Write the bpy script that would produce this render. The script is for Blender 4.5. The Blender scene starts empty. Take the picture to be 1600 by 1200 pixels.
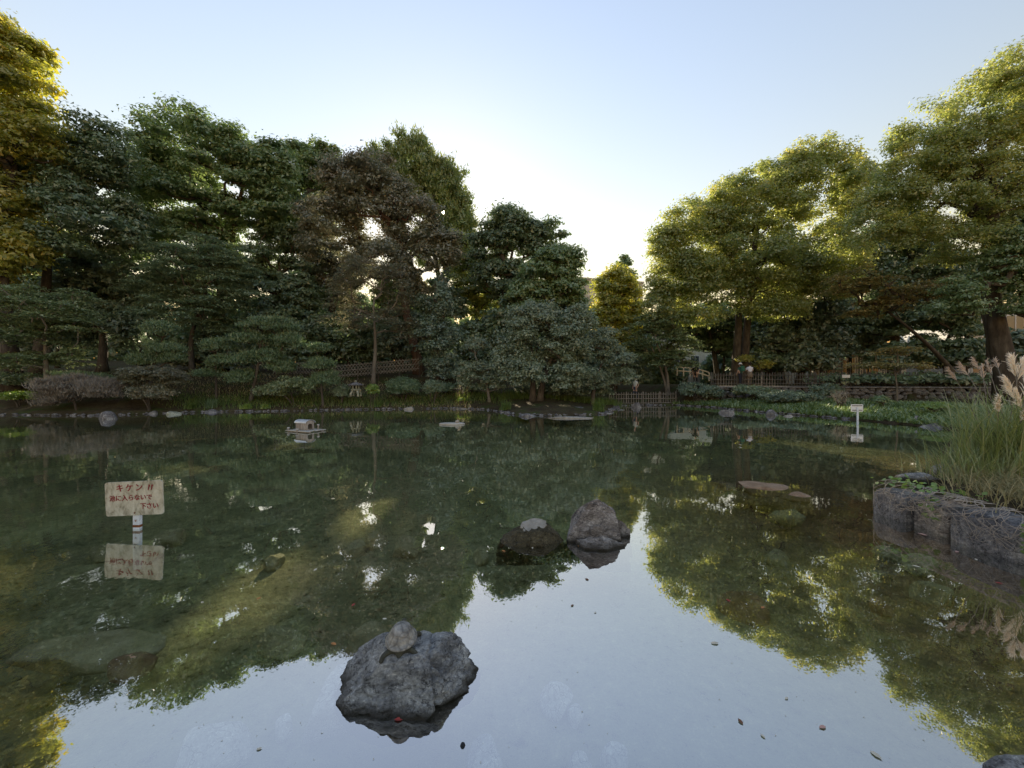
import bpy, bmesh, math, random
import numpy as np
from mathutils import Vector, Matrix
# ------------------------------------------------------------------ camera, sky, sun
sc = bpy.context.scene
C = sc.collection
EYE = 1.7; F = 600.0; CX = 800.0; HZ = 594.0      # eye height, focal length and horizon on the 1600 px picture
cam_d = bpy.data.cameras.new('camera'); cam = bpy.data.objects.new('camera', cam_d); C.objects.link(cam)
cam.location = (0, 0, EYE); cam.rotation_euler = (math.radians(90), 0, 0)
cam_d.sensor_width = 36; cam_d.lens = 36 * F / 1600; cam_d.shift_y = -(600 - HZ) / 1600
cam_d.clip_start = 0.05; cam_d.clip_end = 3000
sc.camera = cam
SUN_EL = math.radians(23.3); SUN_AZ = math.radians(-10.1)   # azimuth from +Y, positive to the right
SUN = Vector((math.sin(SUN_AZ) * math.cos(SUN_EL), math.cos(SUN_AZ) * math.cos(SUN_EL), math.sin(SUN_EL)))
world = bpy.data.worlds.new('World'); sc.world = world; world.use_nodes = True
nt = world.node_tree; nt.nodes.clear()
sky = nt.nodes.new('ShaderNodeTexSky'); sky.sky_type = 'NISHITA'; sky.sun_disc = False
sky.sun_elevation = SUN_EL; sky.sun_rotation = SUN_AZ
sky.air_density = 3.0; sky.dust_density = 0.12; sky.ozone_density = 3.0; sky.altitude = 20
bg = nt.nodes.new('ShaderNodeBackground'); bg.inputs[1].default_value = 0.100
wb = nt.nodes.new('ShaderNodeMix'); wb.data_type = 'RGBA'; wb.blend_type = 'MULTIPLY'; wb.inputs[0].default_value = 1
wb.inputs[7].default_value = (1.04, .90, 1.06, 1); nt.links.new(sky.outputs[0], wb.inputs[6]); nt.links.new(wb.outputs[2], bg.inputs[0])
# the sun's own disc, seen through the leaves and on the water
tc = nt.nodes.new('ShaderNodeTexCoord'); dot = nt.nodes.new('ShaderNodeVectorMath'); dot.operation = 'DOT_PRODUCT'
nt.links.new(tc.outputs['Generated'], dot.inputs[0]); dot.inputs[1].default_value = SUN
mr = nt.nodes.new('ShaderNodeMapRange'); mr.interpolation_type = 'SMOOTHSTEP'
mr.inputs['From Min'].default_value = math.cos(math.radians(1.1)); mr.inputs['From Max'].default_value = math.cos(math.radians(0.5))
mr.inputs['To Min'].default_value = 0; mr.inputs['To Max'].default_value = 14
nt.links.new(dot.outputs['Value'], mr.inputs['Value'])
bg2 = nt.nodes.new('ShaderNodeBackground'); bg2.inputs[0].default_value = (1, .82, .55, 1)
nt.links.new(mr.outputs[0], bg2.inputs[1])
ad = nt.nodes.new('ShaderNodeAddShader'); wo = nt.nodes.new('ShaderNodeOutputWorld')
nt.links.new(bg.outputs[0], ad.inputs[0]); nt.links.new(bg2.outputs[0], ad.inputs[1]); nt.links.new(ad.outputs[0], wo.inputs[0])
sl = bpy.data.lights.new('sun', 'SUN'); sl.energy = 5.0; sl.angle = math.radians(0.5); sl.color = (1, .83, .58)
so = bpy.data.objects.new('sun', sl); C.objects.link(so); so.rotation_euler = (-SUN).to_track_quat('-Z', 'Y').to_euler()
so.location = (0, 0, 40)
vs = sc.view_settings; vs.view_transform = 'Standard'; vs.look = 'None'; vs.exposure = 1.05; vs.gamma = 1.0
vs.use_curve_mapping = False
cy = sc.cycles
cy.max_bounces = 7; cy.diffuse_bounces = 4; cy.glossy_bounces = 3; cy.transmission_bounces = 4; cy.transparent_max_bounces = 8
cy.caustics_reflective = True; cy.blur_glossy = 1.0; cy.caustics_refractive = False; cy.sample_clamp_indirect = 6
cy.use_denoising = True

# ------------------------------------------------------------------ helpers
R = np.random.default_rng(7)
def P(px, py, D): return Vector(((px - CX) / F * D, D, EYE + (HZ - py) / F * D))
def W(px, py, z=0.0):                      # the point of the level z that is seen at this place of the picture
    D = (EYE - z) * F / (py - HZ); return Vector(((px - CX) / F * D, D, z))
def tag(o, label=None, cat=None, group=None, kind=None):
    if label: o['label'] = label
    if cat: o['category'] = cat
    if group: o['group'] = group
    if kind: o['kind'] = kind
    return o
def empty(name, loc=(0, 0, 0), rz=0, **k):
    o = bpy.data.objects.new(name, None); C.objects.link(o); o.location = loc; o.rotation_euler = (0, 0, rz)
    o.empty_display_size = .1
    return tag(o, **k)
def link(name, me, parent=None, loc=None, rot=None, **k):
    o = bpy.data.objects.new(name, me); C.objects.link(o)
    if parent: o.parent = parent
    if loc is not None: o.location = loc
    if rot is not None: o.rotation_euler = rot
    return tag(o, **k)
def mesh(name, v, f, m=None, smooth=False):
    me = bpy.data.meshes.new(name)
    me.from_pydata([tuple(p) for p in v], [], [tuple(int(i) for i in q) for q in f]); 
    if m: me.materials.append(m)
    if smooth: me.shade_smooth()
    me.update(); return me
def quads(name, V, m, tint=None):          # V: (N,k,3), k corners to a face
    n, kk = V.shape[:2]; me = bpy.data.meshes.new(name)
    me.vertices.add(n * kk); me.vertices.foreach_set('co', np.ascontiguousarray(V, np.float32).ravel())
    me.loops.add(n * kk); me.loops.foreach_set('vertex_index', np.arange(n * kk, dtype=np.int32))
    me.polygons.add(n); me.polygons.foreach_set('loop_start', np.arange(n, dtype=np.int32) * kk)
    me.update(calc_edges=True)
    if tint is not None:
        a = me.attributes.new('tint', 'FLOAT', 'POINT'); a.data.foreach_set('value', np.repeat(tint, kk).astype(np.float32))
    me.materials.append(m); return me
class MB:                                   # collects boxes, tubes and lathes for one mesh
    def __init__(s): s.v = []; s.f = []
    def add(s, v, f):
        b = len(s.v); s.v += [tuple(p) for p in v]; s.f += [tuple(int(i) + b for i in q) for q in f]; return s
    def box(s, c, d, M=None, bev=0.0):
        x, y, z = d[0] / 2, d[1] / 2, d[2] / 2
        bm = bmesh.new(); bmesh.ops.create_cube(bm, size=1)
        for w in bm.verts: w.co = Vector((w.co.x * 2 * x, w.co.y * 2 * y, w.co.z * 2 * z))
        if bev: bmesh.ops.bevel(bm, geom=bm.edges[:], offset=bev, segments=2, affect='EDGES', profile=.5)
        bm.verts.index_update()
        T = Matrix.Translation(c) @ (M.to_4x4() if M is not None else Matrix())
        s.add([T @ w.co for w in bm.verts], [[w.index for w in q.verts] for q in bm.faces]); bm.free(); return s
    def tube(s, pts, rad, n=6, cap=True):
        pts = [Vector(p) for p in pts]
        if not hasattr(rad, '__len__'): rad = [rad] * len(pts)
        up = Vector((0, 0, 1)); vs_ = []; x = None
        for i, p in enumerate(pts):
            t = (pts[min(i + 1, len(pts) - 1)] - pts[max(i - 1, 0)])
            if t.length < 1e-9: t = up.copy()
            t.normalize()
            if x is None: x = t.cross(Vector((1, 0, 0)) if abs(t.x) < .8 else up)
            x = (x - t * x.dot(t)); x.normalize(); y = t.cross(x)
            for k in range(n):
                a = 2 * math.pi * k / n; vs_.append(p + (x * math.cos(a) + y * math.sin(a)) * rad[i])
        fs = [(i * n + k, i * n + (k + 1) % n, (i + 1) * n + (k + 1) % n, (i + 1) * n + k) for i in range(len(pts) - 1) for k in range(n)]
        if cap: fs += [tuple(range(n - 1, -1, -1)), tuple(range((len(pts) - 1) * n, len(pts) * n))]
        return s.add(vs_, fs)
    def lathe(s, prof, n=16, c=(0, 0, 0), sx=1, sy=1):
        vs_ = [(c[0] + r * math.cos(2 * math.pi * k / n) * sx, c[1] + r * math.sin(2 * math.pi * k / n) * sy, c[2] + z) for r, z in prof for k in range(n)]
        fs = [(i * n + k, i * n + (k + 1) % n, (i + 1) * n + (k + 1) % n, (i + 1) * n + k) for i in range(len(prof) - 1) for k in range(n)]
        fs += [tuple(range(n - 1, -1, -1)), tuple(range((len(prof) - 1) * n, len(prof) * n))]
        return s.add(vs_, fs)
    def build(s, name, m, parent=None, smooth=False, loc=None, rot=None, **k):
        return link(name, mesh(name, s.v, s.f, m, smooth), parent, loc, rot, **k)
def fnoise(v, seed, freq=1.0, octs=4, ridge=False):
    r = np.random.default_rng(seed); out = np.zeros(len(v)); a = 1.0
    for o in range(octs):
        k = r.normal(size=(6, 3)) * freq * 2.1 ** o; ph = r.uniform(0, 6.28, 6)
        s = np.sin(v @ k.T + ph).mean(1) * 1.7
        out += a * ((1 - 2 * np.abs(s)) if ridge else s); a *= .5
    return out

# ------------------------------------------------------------------ materials
def nodes(name):
    m = bpy.data.materials.new(name); m.use_nodes = True; t = m.node_tree; t.nodes.clear()
    o = t.nodes.new('ShaderNodeOutputMaterial'); return m, t, o
def ramp(t, cols):
    r = t.nodes.new('ShaderNodeValToRGB'); e = r.color_ramp.elements
    while len(e) < len(cols): e.new(.5)
    for q, (p, c) in zip(e, cols): q.position = p; q.color = (*c, 1)
    return r
def noise(t, vec, scale, detail=5, rough=.6, dist=0.0):
    n = t.nodes.new('ShaderNodeTexNoise'); n.inputs['Scale'].default_value = scale; n.inputs['Detail'].default_value = detail
    n.inputs['Roughness'].default_value = rough; n.inputs['Distortion'].default_value = dist
    if vec: t.links.new(vec, n.inputs['Vector'])
    return n
def pmat(name, cols, scale=4, rough=.85, bump=.4, bscale=None, stretch=(1, 1, 1), spec=.3, dist=0.0, metal=0, detail=8, coord='Object', bdist=.03, wet=None, grit=False):
    m, t, o = nodes(name); tc = t.nodes.new('ShaderNodeTexCoord'); mp = t.nodes.new('ShaderNodeMapping')
    mp.inputs['Scale'].default_value = stretch; t.links.new(tc.outputs[coord], mp.inputs[0])
    n = noise(t, mp.outputs[0], scale, detail, .65, dist); r = ramp(t, cols); t.links.new(n.outputs['Fac'], r.inputs[0])
    b = t.nodes.new('ShaderNodeBsdfPrincipled'); b.inputs['Roughness'].default_value = rough
    b.inputs['Specular IOR Level'].default_value = spec; b.inputs['Metallic'].default_value = metal
    col = r.outputs[0]
    if wet or grit:                          # fine speckle, lichen dots and hairline cracks of the stone
        nf = noise(t, mp.outputs[0], 48, 6, .7); rf_ = ramp(t, [(.33, (.35, .35, .35)), (.47, (.9, .9, .9)), (.56, (1.05, 1.05, 1.05)), (.68, (1.9, 1.88, 1.82))]); t.links.new(nf.outputs['Fac'], rf_.inputs[0])
        vo = t.nodes.new('ShaderNodeTexVoronoi'); vo.feature = 'DISTANCE_TO_EDGE'; vo.inputs['Scale'].default_value = 7; nd = noise(t, mp.outputs[0], 5, 4, .6)
        am = t.nodes.new('ShaderNodeMix'); am.data_type = 'RGBA'; am.inputs[0].default_value = .35; t.links.new(mp.outputs[0], am.inputs[6]); t.links.new(nd.outputs['Color'], am.inputs[7]); t.links.new(am.outputs[2], vo.inputs['Vector'])
        rc_ = ramp(t, [(0, (.22, .22, .22)), (.018, (.7, .7, .7)), (.04, (1, 1, 1))]); t.links.new(vo.outputs['Distance'], rc_.inputs[0])
        for other in (rf_, rc_):
            mm = t.nodes.new('ShaderNodeMix'); mm.data_type = 'RGBA'; mm.blend_type = 'MULTIPLY'; mm.inputs[0].default_value = 1; t.links.new(col, mm.inputs[6]); t.links.new(other.outputs[0], mm.inputs[7]); col = mm.outputs[2]
    if wet:                                  # a dark wet foot along the waterline, uneven
        sp = t.nodes.new('ShaderNodeSeparateXYZ'); t.links.new(tc.outputs['Object'], sp.inputs[0]); nw = noise(t, tc.outputs['Object'], 9, 4, .6)
        ma = t.nodes.new('ShaderNodeMath'); ma.operation = 'MULTIPLY_ADD'; ma.inputs[1].default_value = -.06; t.links.new(nw.outputs['Fac'], ma.inputs[0]); t.links.new(sp.outputs[2], ma.inputs[2])
        mw = t.nodes.new('ShaderNodeMapRange'); mw.inputs['From Min'].default_value = wet[0]; mw.inputs['From Max'].default_value = wet[1]; t.links.new(ma.outputs[0], mw.inputs[0])
        mk = t.nodes.new('ShaderNodeMix'); mk.data_type = 'RGBA'; t.links.new(mw.outputs[0], mk.inputs[0]); mk.inputs[6].default_value = (.045, .038, .026, 1); t.links.new(col, mk.inputs[7]); col = mk.outputs[2]
    t.links.new(col, b.inputs['Base Color'])
    if bump:
        n2 = noise(t, mp.outputs[0], bscale or scale * 4, 8, .7, dist); bp = t.nodes.new('ShaderNodeBump')
        bp.inputs['Strength'].default_value = bump; bp.inputs['Distance'].default_value = bdist
        t.links.new(n2.outputs['Fac'], bp.inputs['Height']); t.links.new(bp.outputs[0], b.inputs['Normal'])
    t.links.new(b.outputs[0], o.inputs[0]); return m
def g3(a, b, c): return [(.3, a), (.5, b), (.7, c)]
def leafmat(name, cols, tr=.35, gloss=.11, val=2.0, hue=.485, sat=1.15):
    m, t, o = nodes(name); a = t.nodes.new('ShaderNodeAttribute'); a.attribute_name = 'tint'
    r = ramp(t, cols); t.links.new(a.outputs['Fac'], r.inputs[0])
    d = t.nodes.new('ShaderNodeBsdfDiffuse'); tl = t.nodes.new('ShaderNodeBsdfTranslucent')
    hs = t.nodes.new('ShaderNodeHueSaturation'); hs.inputs['Hue'].default_value = hue; hs.inputs['Saturation'].default_value = sat; hs.inputs['Value'].default_value = val * tr
    t.links.new(r.outputs[0], hs.inputs['Color']); t.links.new(hs.outputs[0], tl.inputs[0]); t.links.new(r.outputs[0], d.inputs[0])
    out = t.nodes.new('ShaderNodeAddShader'); t.links.new(d.outputs[0], out.inputs[0]); t.links.new(tl.outputs[0], out.inputs[1])
    if gloss:
        gl = t.nodes.new('ShaderNodeBsdfGlossy'); gl.inputs['Roughness'].default_value = .5; m2 = t.nodes.new('ShaderNodeMixShader')
        m2.inputs[0].default_value = gloss; t.links.new(out.outputs[0], m2.inputs[1]); t.links.new(gl.outputs[0], m2.inputs[2]); out = m2
    t.links.new(out.outputs[0], o.inputs[0]); return m
M = {}
def lm(k, c0, c1, c2, **kw): M[k] = leafmat('leaf_' + k, [(0, c0), (.55, c1), (1, c2)], **kw)
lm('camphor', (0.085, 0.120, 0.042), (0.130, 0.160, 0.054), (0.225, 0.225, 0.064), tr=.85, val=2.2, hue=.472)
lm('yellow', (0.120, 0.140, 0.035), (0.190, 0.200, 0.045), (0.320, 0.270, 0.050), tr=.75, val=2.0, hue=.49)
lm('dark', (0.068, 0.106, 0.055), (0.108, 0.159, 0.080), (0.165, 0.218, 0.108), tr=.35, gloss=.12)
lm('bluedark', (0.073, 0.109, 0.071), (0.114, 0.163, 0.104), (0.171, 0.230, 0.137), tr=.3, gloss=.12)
lm('mid', (0.083, 0.138, 0.055), (0.132, 0.193, 0.078), (0.204, 0.259, 0.106), tr=.4, gloss=.12)
lm('maple', (0.094, 0.132, 0.061), (0.143, 0.190, 0.086), (0.209, 0.236, 0.108), tr=.35, gloss=.12)
lm('greymaple', (0.094, 0.136, 0.076), (0.143, 0.198, 0.110), (0.204, 0.259, 0.142), tr=.3, gloss=.12)
lm('brown', (.105, .118, .068), (.145, .146, .086), (.190, .158, .100), tr=.45, hue=.5, sat=1.0, val=1.7, gloss=.14)
lm('ginkgo', (0.088, 0.138, 0.050), (0.138, 0.187, 0.066), (0.209, 0.242, 0.083), tr=.4)
lm('pine', (.064, .112, .050), (.104, .165, .072), (.155, .215, .095), tr=.25, gloss=.10)
lm('greyround', (0.101, 0.138, 0.086), (0.152, 0.198, 0.123), (0.215, 0.262, 0.162), tr=.3, gloss=.12)
lm('orange', (0.121, 0.132, 0.044), (0.198, 0.165, 0.050), (0.330, 0.209, 0.061), tr=.4, hue=.5, sat=1.0)
lm('bare', (.16, .15, .13), (.23, .21, .18), (.30, .275, .24), tr=.2, gloss=0, val=1.0, hue=.5, sat=1)
lm('grass', (.055, .095, .026), (.090, .140, .036), (.145, .180, .055), tr=.35, gloss=.03)
lm('bright', (0.090, 0.170, 0.025), (0.140, 0.220, 0.030), (0.220, 0.260, 0.040), tr=.35)
lm('drygrass', (0.140, 0.147, 0.063), (0.266, 0.238, 0.126), (0.434, 0.364, 0.210), tr=.3, gloss=.02)
lm('pampas', (0.112, 0.158, 0.053), (0.195, 0.240, 0.083), (0.345, 0.330, 0.165), tr=.3)
lm('plume', (0.600, 0.520, 0.420), (0.740, 0.680, 0.590), (0.840, 0.800, 0.730), tr=.4, gloss=0, val=1.1, hue=.5, sat=.9)
lm('rustplume', (.40, .31, .24), (.50, .41, .33), (.60, .51, .43), tr=.4, gloss=0, val=1.1, hue=.5, sat=.9)
lm('ivy', (0.100, 0.170, 0.050), (0.150, 0.240, 0.070), (0.220, 0.300, 0.100), tr=.25, gloss=.06)
M['bark'] = pmat('bark', g3((0.040, 0.032, 0.026), (0.080, 0.067, 0.054), (0.136, 0.120, 0.096)), 6, .95, .8, 14, (1, 1, .25))
M['palebark'] = pmat('pale_bark', g3((0.105, 0.090, 0.075), (0.165, 0.150, 0.128), (0.255, 0.232, 0.195)), 6, .95, .6, 14, (1, 1, .25))
M['redbark'] = pmat('red_bark', g3((0.056, 0.035, 0.026), (0.104, 0.064, 0.045), (0.160, 0.104, 0.072)), 6, .95, .8, 14, (1, 1, .25))
M['rock'] = pmat('grey_rock', [(.28, (.08, .082, .083)), (.40, (.24, .243, .245)), (.49, (.42, .423, .425)), (.57, (.56, .56, .55)), (.68, (.70, .69, .67))], 6, .72, 1.0, 36, (1, 1, 1.6), .4, .35, detail=15, bdist=.06, wet=(-.02, .035))
M['brownrock'] = pmat('brown_rock', [(.28, (.075, .063, .056)), (.42, (.20, .176, .16)), (.52, (.34, .305, .28)), (.66, (.56, .52, .49))], 6, .72, 1.0, 32, (1, 1, 1.9), .4, .35, detail=15, bdist=.055, wet=(-.02, .035))
M['mossrock'] = pmat('moss_rock', [(.3, (.30, .28, .16)), (.5, (.43, .40, .25)), (.7, (.56, .52, .36))], 8, .9, .8, 30)
M['palerock'] = pmat('pale_rock', [(.3, (.30, .30, .29)), (.5, (.44, .44, .42)), (.7, (.58, .57, .54))], 8, .85, .5, 30, grit=True)
M['redrock'] = pmat('red_rock', [(.3, (.20, .125, .075)), (.5, (.32, .21, .13)), (.7, (.45, .31, .21))], 8, .85, .7, 30)
M['shorerock'] = pmat('shore_rock', [(.3, (0.070, 0.070, 0.080)), (.5, (0.180, 0.176, 0.184)), (.7, (0.400, 0.390, 0.380))], 5, .85, .9, 18, grit=True)
M['sandrock'] = pmat('sand_rock', [(.3, (0.182, 0.169, 0.150)), (.5, (0.312, 0.293, 0.260)), (.7, (0.468, 0.442, 0.403))], 5, .85, .7, 18)
M['lichen'] = pmat('lichen_stone', [(.3, (0.165, 0.180, 0.135)), (.5, (0.330, 0.345, 0.270)), (.7, (0.570, 0.570, 0.465))], 9, .9, .5, 30, grit=True)
M['bamboo'] = pmat('old_bamboo', g3((.115, .104, .088), (.21, .192, .165), (.32, .295, .255)), 4, .8, .3, 16)
M['picket'] = pmat('weathered_picket', g3((.060, .057, .053), (.105, .100, .093), (.17, .162, .15)), 4, .85, .3, 16)
M['planks'] = pmat('grey_planks', g3((0.168, 0.147, 0.133), (0.308, 0.273, 0.245), (0.476, 0.434, 0.392)), 7, .85, .4, 20, (1, 1, .2))
M['raft'] = pmat('bleached_raft', g3((.28, .27, .24), (.42, .40, .36), (.55, .53, .48)), 7, .85, .4, 20, (.2, 1, 1))
M['tin'] = pmat('tin_roof', g3((.42, .46, .52), (.58, .63, .70), (.70, .74, .80)), 9, .35, .1, 20, metal=.3, spec=.6)
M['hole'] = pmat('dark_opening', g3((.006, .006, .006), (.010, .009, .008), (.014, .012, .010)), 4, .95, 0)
M['signpaint'] = pmat('grimy_sign_paint', [(.28, (.10, .092, .065)), (.38, (.27, .255, .19)), (.48, (.45, .435, .35)), (.60, (.56, .55, .46)), (.8, (.64, .63, .55))], 13, .75, .25, 60, (1, 1, .6), detail=12, dist=.5)
M['red'] = pmat('red_lettering', g3((.16, .012, .022), (.24, .018, .030), (.30, .03, .04)), 25, .7, 0)
M['white'] = pmat('white_paint', g3((.60, .62, .64), (.72, .74, .76), (.82, .83, .84)), 12, .6, .1)
M['post'] = pmat('chipped_white_post', [(.34, (.22, .09, .04)), (.40, (.55, .60, .66)), (.55, (.68, .73, .80)), (.75, (.80, .83, .87))], 14, .6, .2, 30)
M['rust'] = pmat('rust', g3((.10, .035, .015), (.20, .075, .03), (.32, .13, .05)), 20, .9, .3)
M['iron'] = pmat('black_iron', g3((.012, .012, .013), (.02, .02, .022), (.03, .03, .033)), 8, .5, 0)
M['wallpale'] = pmat('pale_wall', g3((.62, .56, .47), (.72, .66, .56), (.80, .74, .65)), 2, .85, .05)
M['wallwhite'] = pmat('white_wall', g3((.70, .69, .68), (.78, .77, .76), (.84, .83, .82)), 2, .85, .05)
M['concrete'] = pmat('far_concrete', g3((.42, .40, .38), (.50, .48, .46), (.57, .55, .53)), 1.5, .9, .05)
M['glass'] = pmat('window_glass', g3((.05, .06, .07), (.08, .09, .10), (.12, .13, .14)), 1, .12, 0, spec=.8)
M['stem'] = pmat('vine_stem', g3((0.210, 0.180, 0.150), (0.345, 0.300, 0.255), (0.510, 0.450, 0.390)), 12, .9, .2)
M['shell'] = pmat('turtle_shell', [(.3, (.13, .125, .115)), (.5, (.27, .26, .24)), (.7, (.48, .46, .42))], 26, .42, .35, 60, spec=.6)
def scutes():
    m = M['shell']; t = m.node_tree; b = next(n for n in t.nodes if n.type == 'BSDF_PRINCIPLED'); r = next(n for n in t.nodes if n.type == 'VALTORGB'); tc = next(n for n in t.nodes if n.type == 'TEX_COORD')
    v = t.nodes.new('ShaderNodeTexVoronoi'); v.feature = 'DISTANCE_TO_EDGE'; v.inputs['Scale'].default_value = 21; t.links.new(tc.outputs['Object'], v.inputs['Vector'])
    rr = ramp(t, [(0, (.5, .5, .5)), (.08, (.85, .85, .85)), (.3, (1.1, 1.1, 1.1))]); t.links.new(v.outputs['Distance'], rr.inputs[0])
    mx = t.nodes.new('ShaderNodeMix'); mx.data_type = 'RGBA'; mx.blend_type = 'MULTIPLY'; mx.inputs[0].default_value = 1; t.links.new(r.outputs[0], mx.inputs[6]); t.links.new(rr.outputs[0], mx.inputs[7]); t.links.new(mx.outputs[2], b.inputs['Base Color'])
scutes()
M['mossdark'] = pmat('dark_moss_rock', [(.3, (.045, .038, .022)), (.5, (.085, .072, .042)), (.7, (.14, .12, .075))], 9, .85, 1.0, 30, bdist=.04, grit=True)
M['turtle_skin'] = pmat('turtle_skin', g3((.030, .032, .024), (.06, .06, .045), (.10, .10, .07)), 40, .7, .4, 90)
def plain(name, c, r=.8): return pmat(name, g3(tuple(x * .8 for x in c), c, tuple(min(1, x * 1.15) for x in c)), 12, r, 0)
M['skin'] = plain('skin', (.42, .27, .20), .6)
for i_, c_ in (('leafred', (.36, .06, .05)), ('leaforange', (.46, .20, .07)), ('leafbrown', (.20, .10, .06)), ('leafpale', (.62, .56, .45)), ('leafpink', (.55, .33, .28))): M[i_] = plain(i_, c_)

# ------------------------------------------------------------------ ground, pond bed, water
POND = np.array([(-45, .9), (3.2, .9), (4.95, 2.0), (4.95, 5.1), (6.6, 6.0), (9.3, 7.9), (12.5, 9.7), (15.6, 11.2), (15.3, 13), (15.1, 14.4), (14.6, 16.9),
                 (13.3, 20.2), (12.4, 24.2), (11.4, 26.0), (9, 26.3), (6.9, 25.4), (5.2, 20.6), (4.4, 19.2), (2.0, 18.2), (.2, 18.8), (-.6, 20.8), (-1.6, 22.3),
                 (-3.9, 23.1), (-8.9, 22.2), (-12.4, 21.2), (-17, 20.3), (-19.7, 18.4), (-25, 18.9), (-31, 18.5), (-38, 17.5), (-45, 14)], float)
def pond_sd(x, y):                           # distance to the shoreline, positive on land
    p = np.stack([x, y], -1); d = np.full(x.shape, 1e9); ins = np.zeros(x.shape, bool); n = len(POND)
    for i in range(n):
        a, b = POND[i], POND[(i + 1) % n]; ab = b - a
        t = np.clip(((p - a) @ ab) / (ab @ ab), 0, 1); d = np.minimum(d, np.linalg.norm(p - a - t[..., None] * ab, axis=-1))
        c = (a[1] > y) != (b[1] > y); xi = (b[0] - a[0]) * (y - a[1]) / (b[1] - a[1] + 1e-12) + a[0]; ins ^= c & (x < xi)
    return np.where(ins, -d, d)
WALL_A = np.array([12.6, 26.2]); WALL_B = np.array([31.0, 23.4])
def ss(a, b, x): t = np.clip((x - a) / (b - a), 0, 1); return t * t * (3 - 2 * t)
def ground_z(x, y):
    x = np.asarray(x, float); y = np.asarray(y, float); sd = pond_sd(x, y)
    w = fnoise(np.stack([x, y, x * 0], -1).reshape(-1, 3), 3, .5, 3).reshape(x.shape)
    d = -sd; bed = -(.05 + .30 * ss(0, 1.0, d) + .05 * np.clip(d - 1, 0, 9)) + .03 * w * ss(.3, 1.5, d)
    hill = .10 + .40 * np.clip(sd, 0, 5) + .10 * np.clip(sd - 5, 0, 18) - .12 * ss(0, .8, sd) * 1
    flat = .10 + .10 * np.clip(sd, 0, 4) + .13 * np.clip(sd - 4, 0, 6)         # the low ground right of the middle
    strip = .08 + .10 * np.clip(sd, 0, 4)
    ly = WALL_A[1] + (x - WALL_A[0]) / (WALL_B[0] - WALL_A[0]) * (WALL_B[1] - WALL_A[1])
    right = np.where(y > ly + .1, 1.25, strip)
    z = hill + (flat - hill) * ss(-4, 3, x)
    z = z + (right - z) * ss(11.6, 12.6, x)
    near = .10 + .28 * ss(0, .4, sd)
    z = np.where(y < 11.0, near, z)
    z = z + .06 * w * ss(.5, 3, sd) * (y > 11)
    return np.where(sd < 0, bed, np.maximum(z, .05))
def gz(x, y): return float(ground_z(np.array([x]), np.array([y]))[0])
xs = np.concatenate([[-500, -300, -180, -110, -75, -55], np.arange(-45, 36, .3), [40, 55, 75, 110, 180, 300, 500]])
ys = np.concatenate([[-60, -20, -6], np.arange(-2, 34, .3), [36, 40, 46, 55, 70, 100, 160, 300, 600]])
GX, GY = np.meshgrid(xs, ys); GZ = ground_z(GX, GY)
V = np.stack([GX, GY, GZ], -1).reshape(-1, 3); nx = len(xs); ny = len(ys)
ii, jj = np.meshgrid(np.arange(nx - 1), np.arange(ny - 1)); a0 = (jj * nx + ii).ravel()
FQ = np.stack([a0, a0 + 1, a0 + nx + 1, a0 + nx], -1)
wet = (V[FQ][:, :, 2] < 0).all(1)
def ground_mat():
    m, t, o = nodes('bank_soil'); tc = t.nodes.new('ShaderNodeTexCoord')
    n1 = noise(t, tc.outputs['Object'], .9, 8, .7); n2 = noise(t, tc.outputs['Object'], 9, 8, .7)
    r1 = ramp(t, [(.35, (.050, .038, .024)), (.5, (.085, .070, .042)), (.62, (.060, .080, .026)), (.75, (.085, .115, .034))]); t.links.new(n1.outputs['Fac'], r1.inputs[0])
    r2 = ramp(t, [(.3, (.55, .55, .55)), (.7, (1.25, 1.25, 1.25))]); t.links.new(n2.outputs['Fac'], r2.inputs[0])
    mx = t.nodes.new('ShaderNodeMix'); mx.data_type = 'RGBA'; mx.blend_type = 'MULTIPLY'; mx.inputs[0].default_value = 1
    t.links.new(r1.outputs[0], mx.inputs[6]); t.links.new(r2.outputs[0], mx.inputs[7])
    b = t.nodes.new('ShaderNodeBsdfPrincipled'); b.inputs['Roughness'].default_value = .95; b.inputs['Specular IOR Level'].default_value = .1
    t.links.new(mx.outputs[2], b.inputs['Base Color']); bp = t.nodes.new('ShaderNodeBump'); bp.inputs['Strength'].default_value = .8; bp.inputs['Distance'].default_value = .05
    t.links.new(n2.outputs['Fac'], bp.inputs['Height']); t.links.new(bp.outputs[0], b.inputs['Normal']); t.links.new(b.outputs[0], o.inputs[0]); return m
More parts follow.
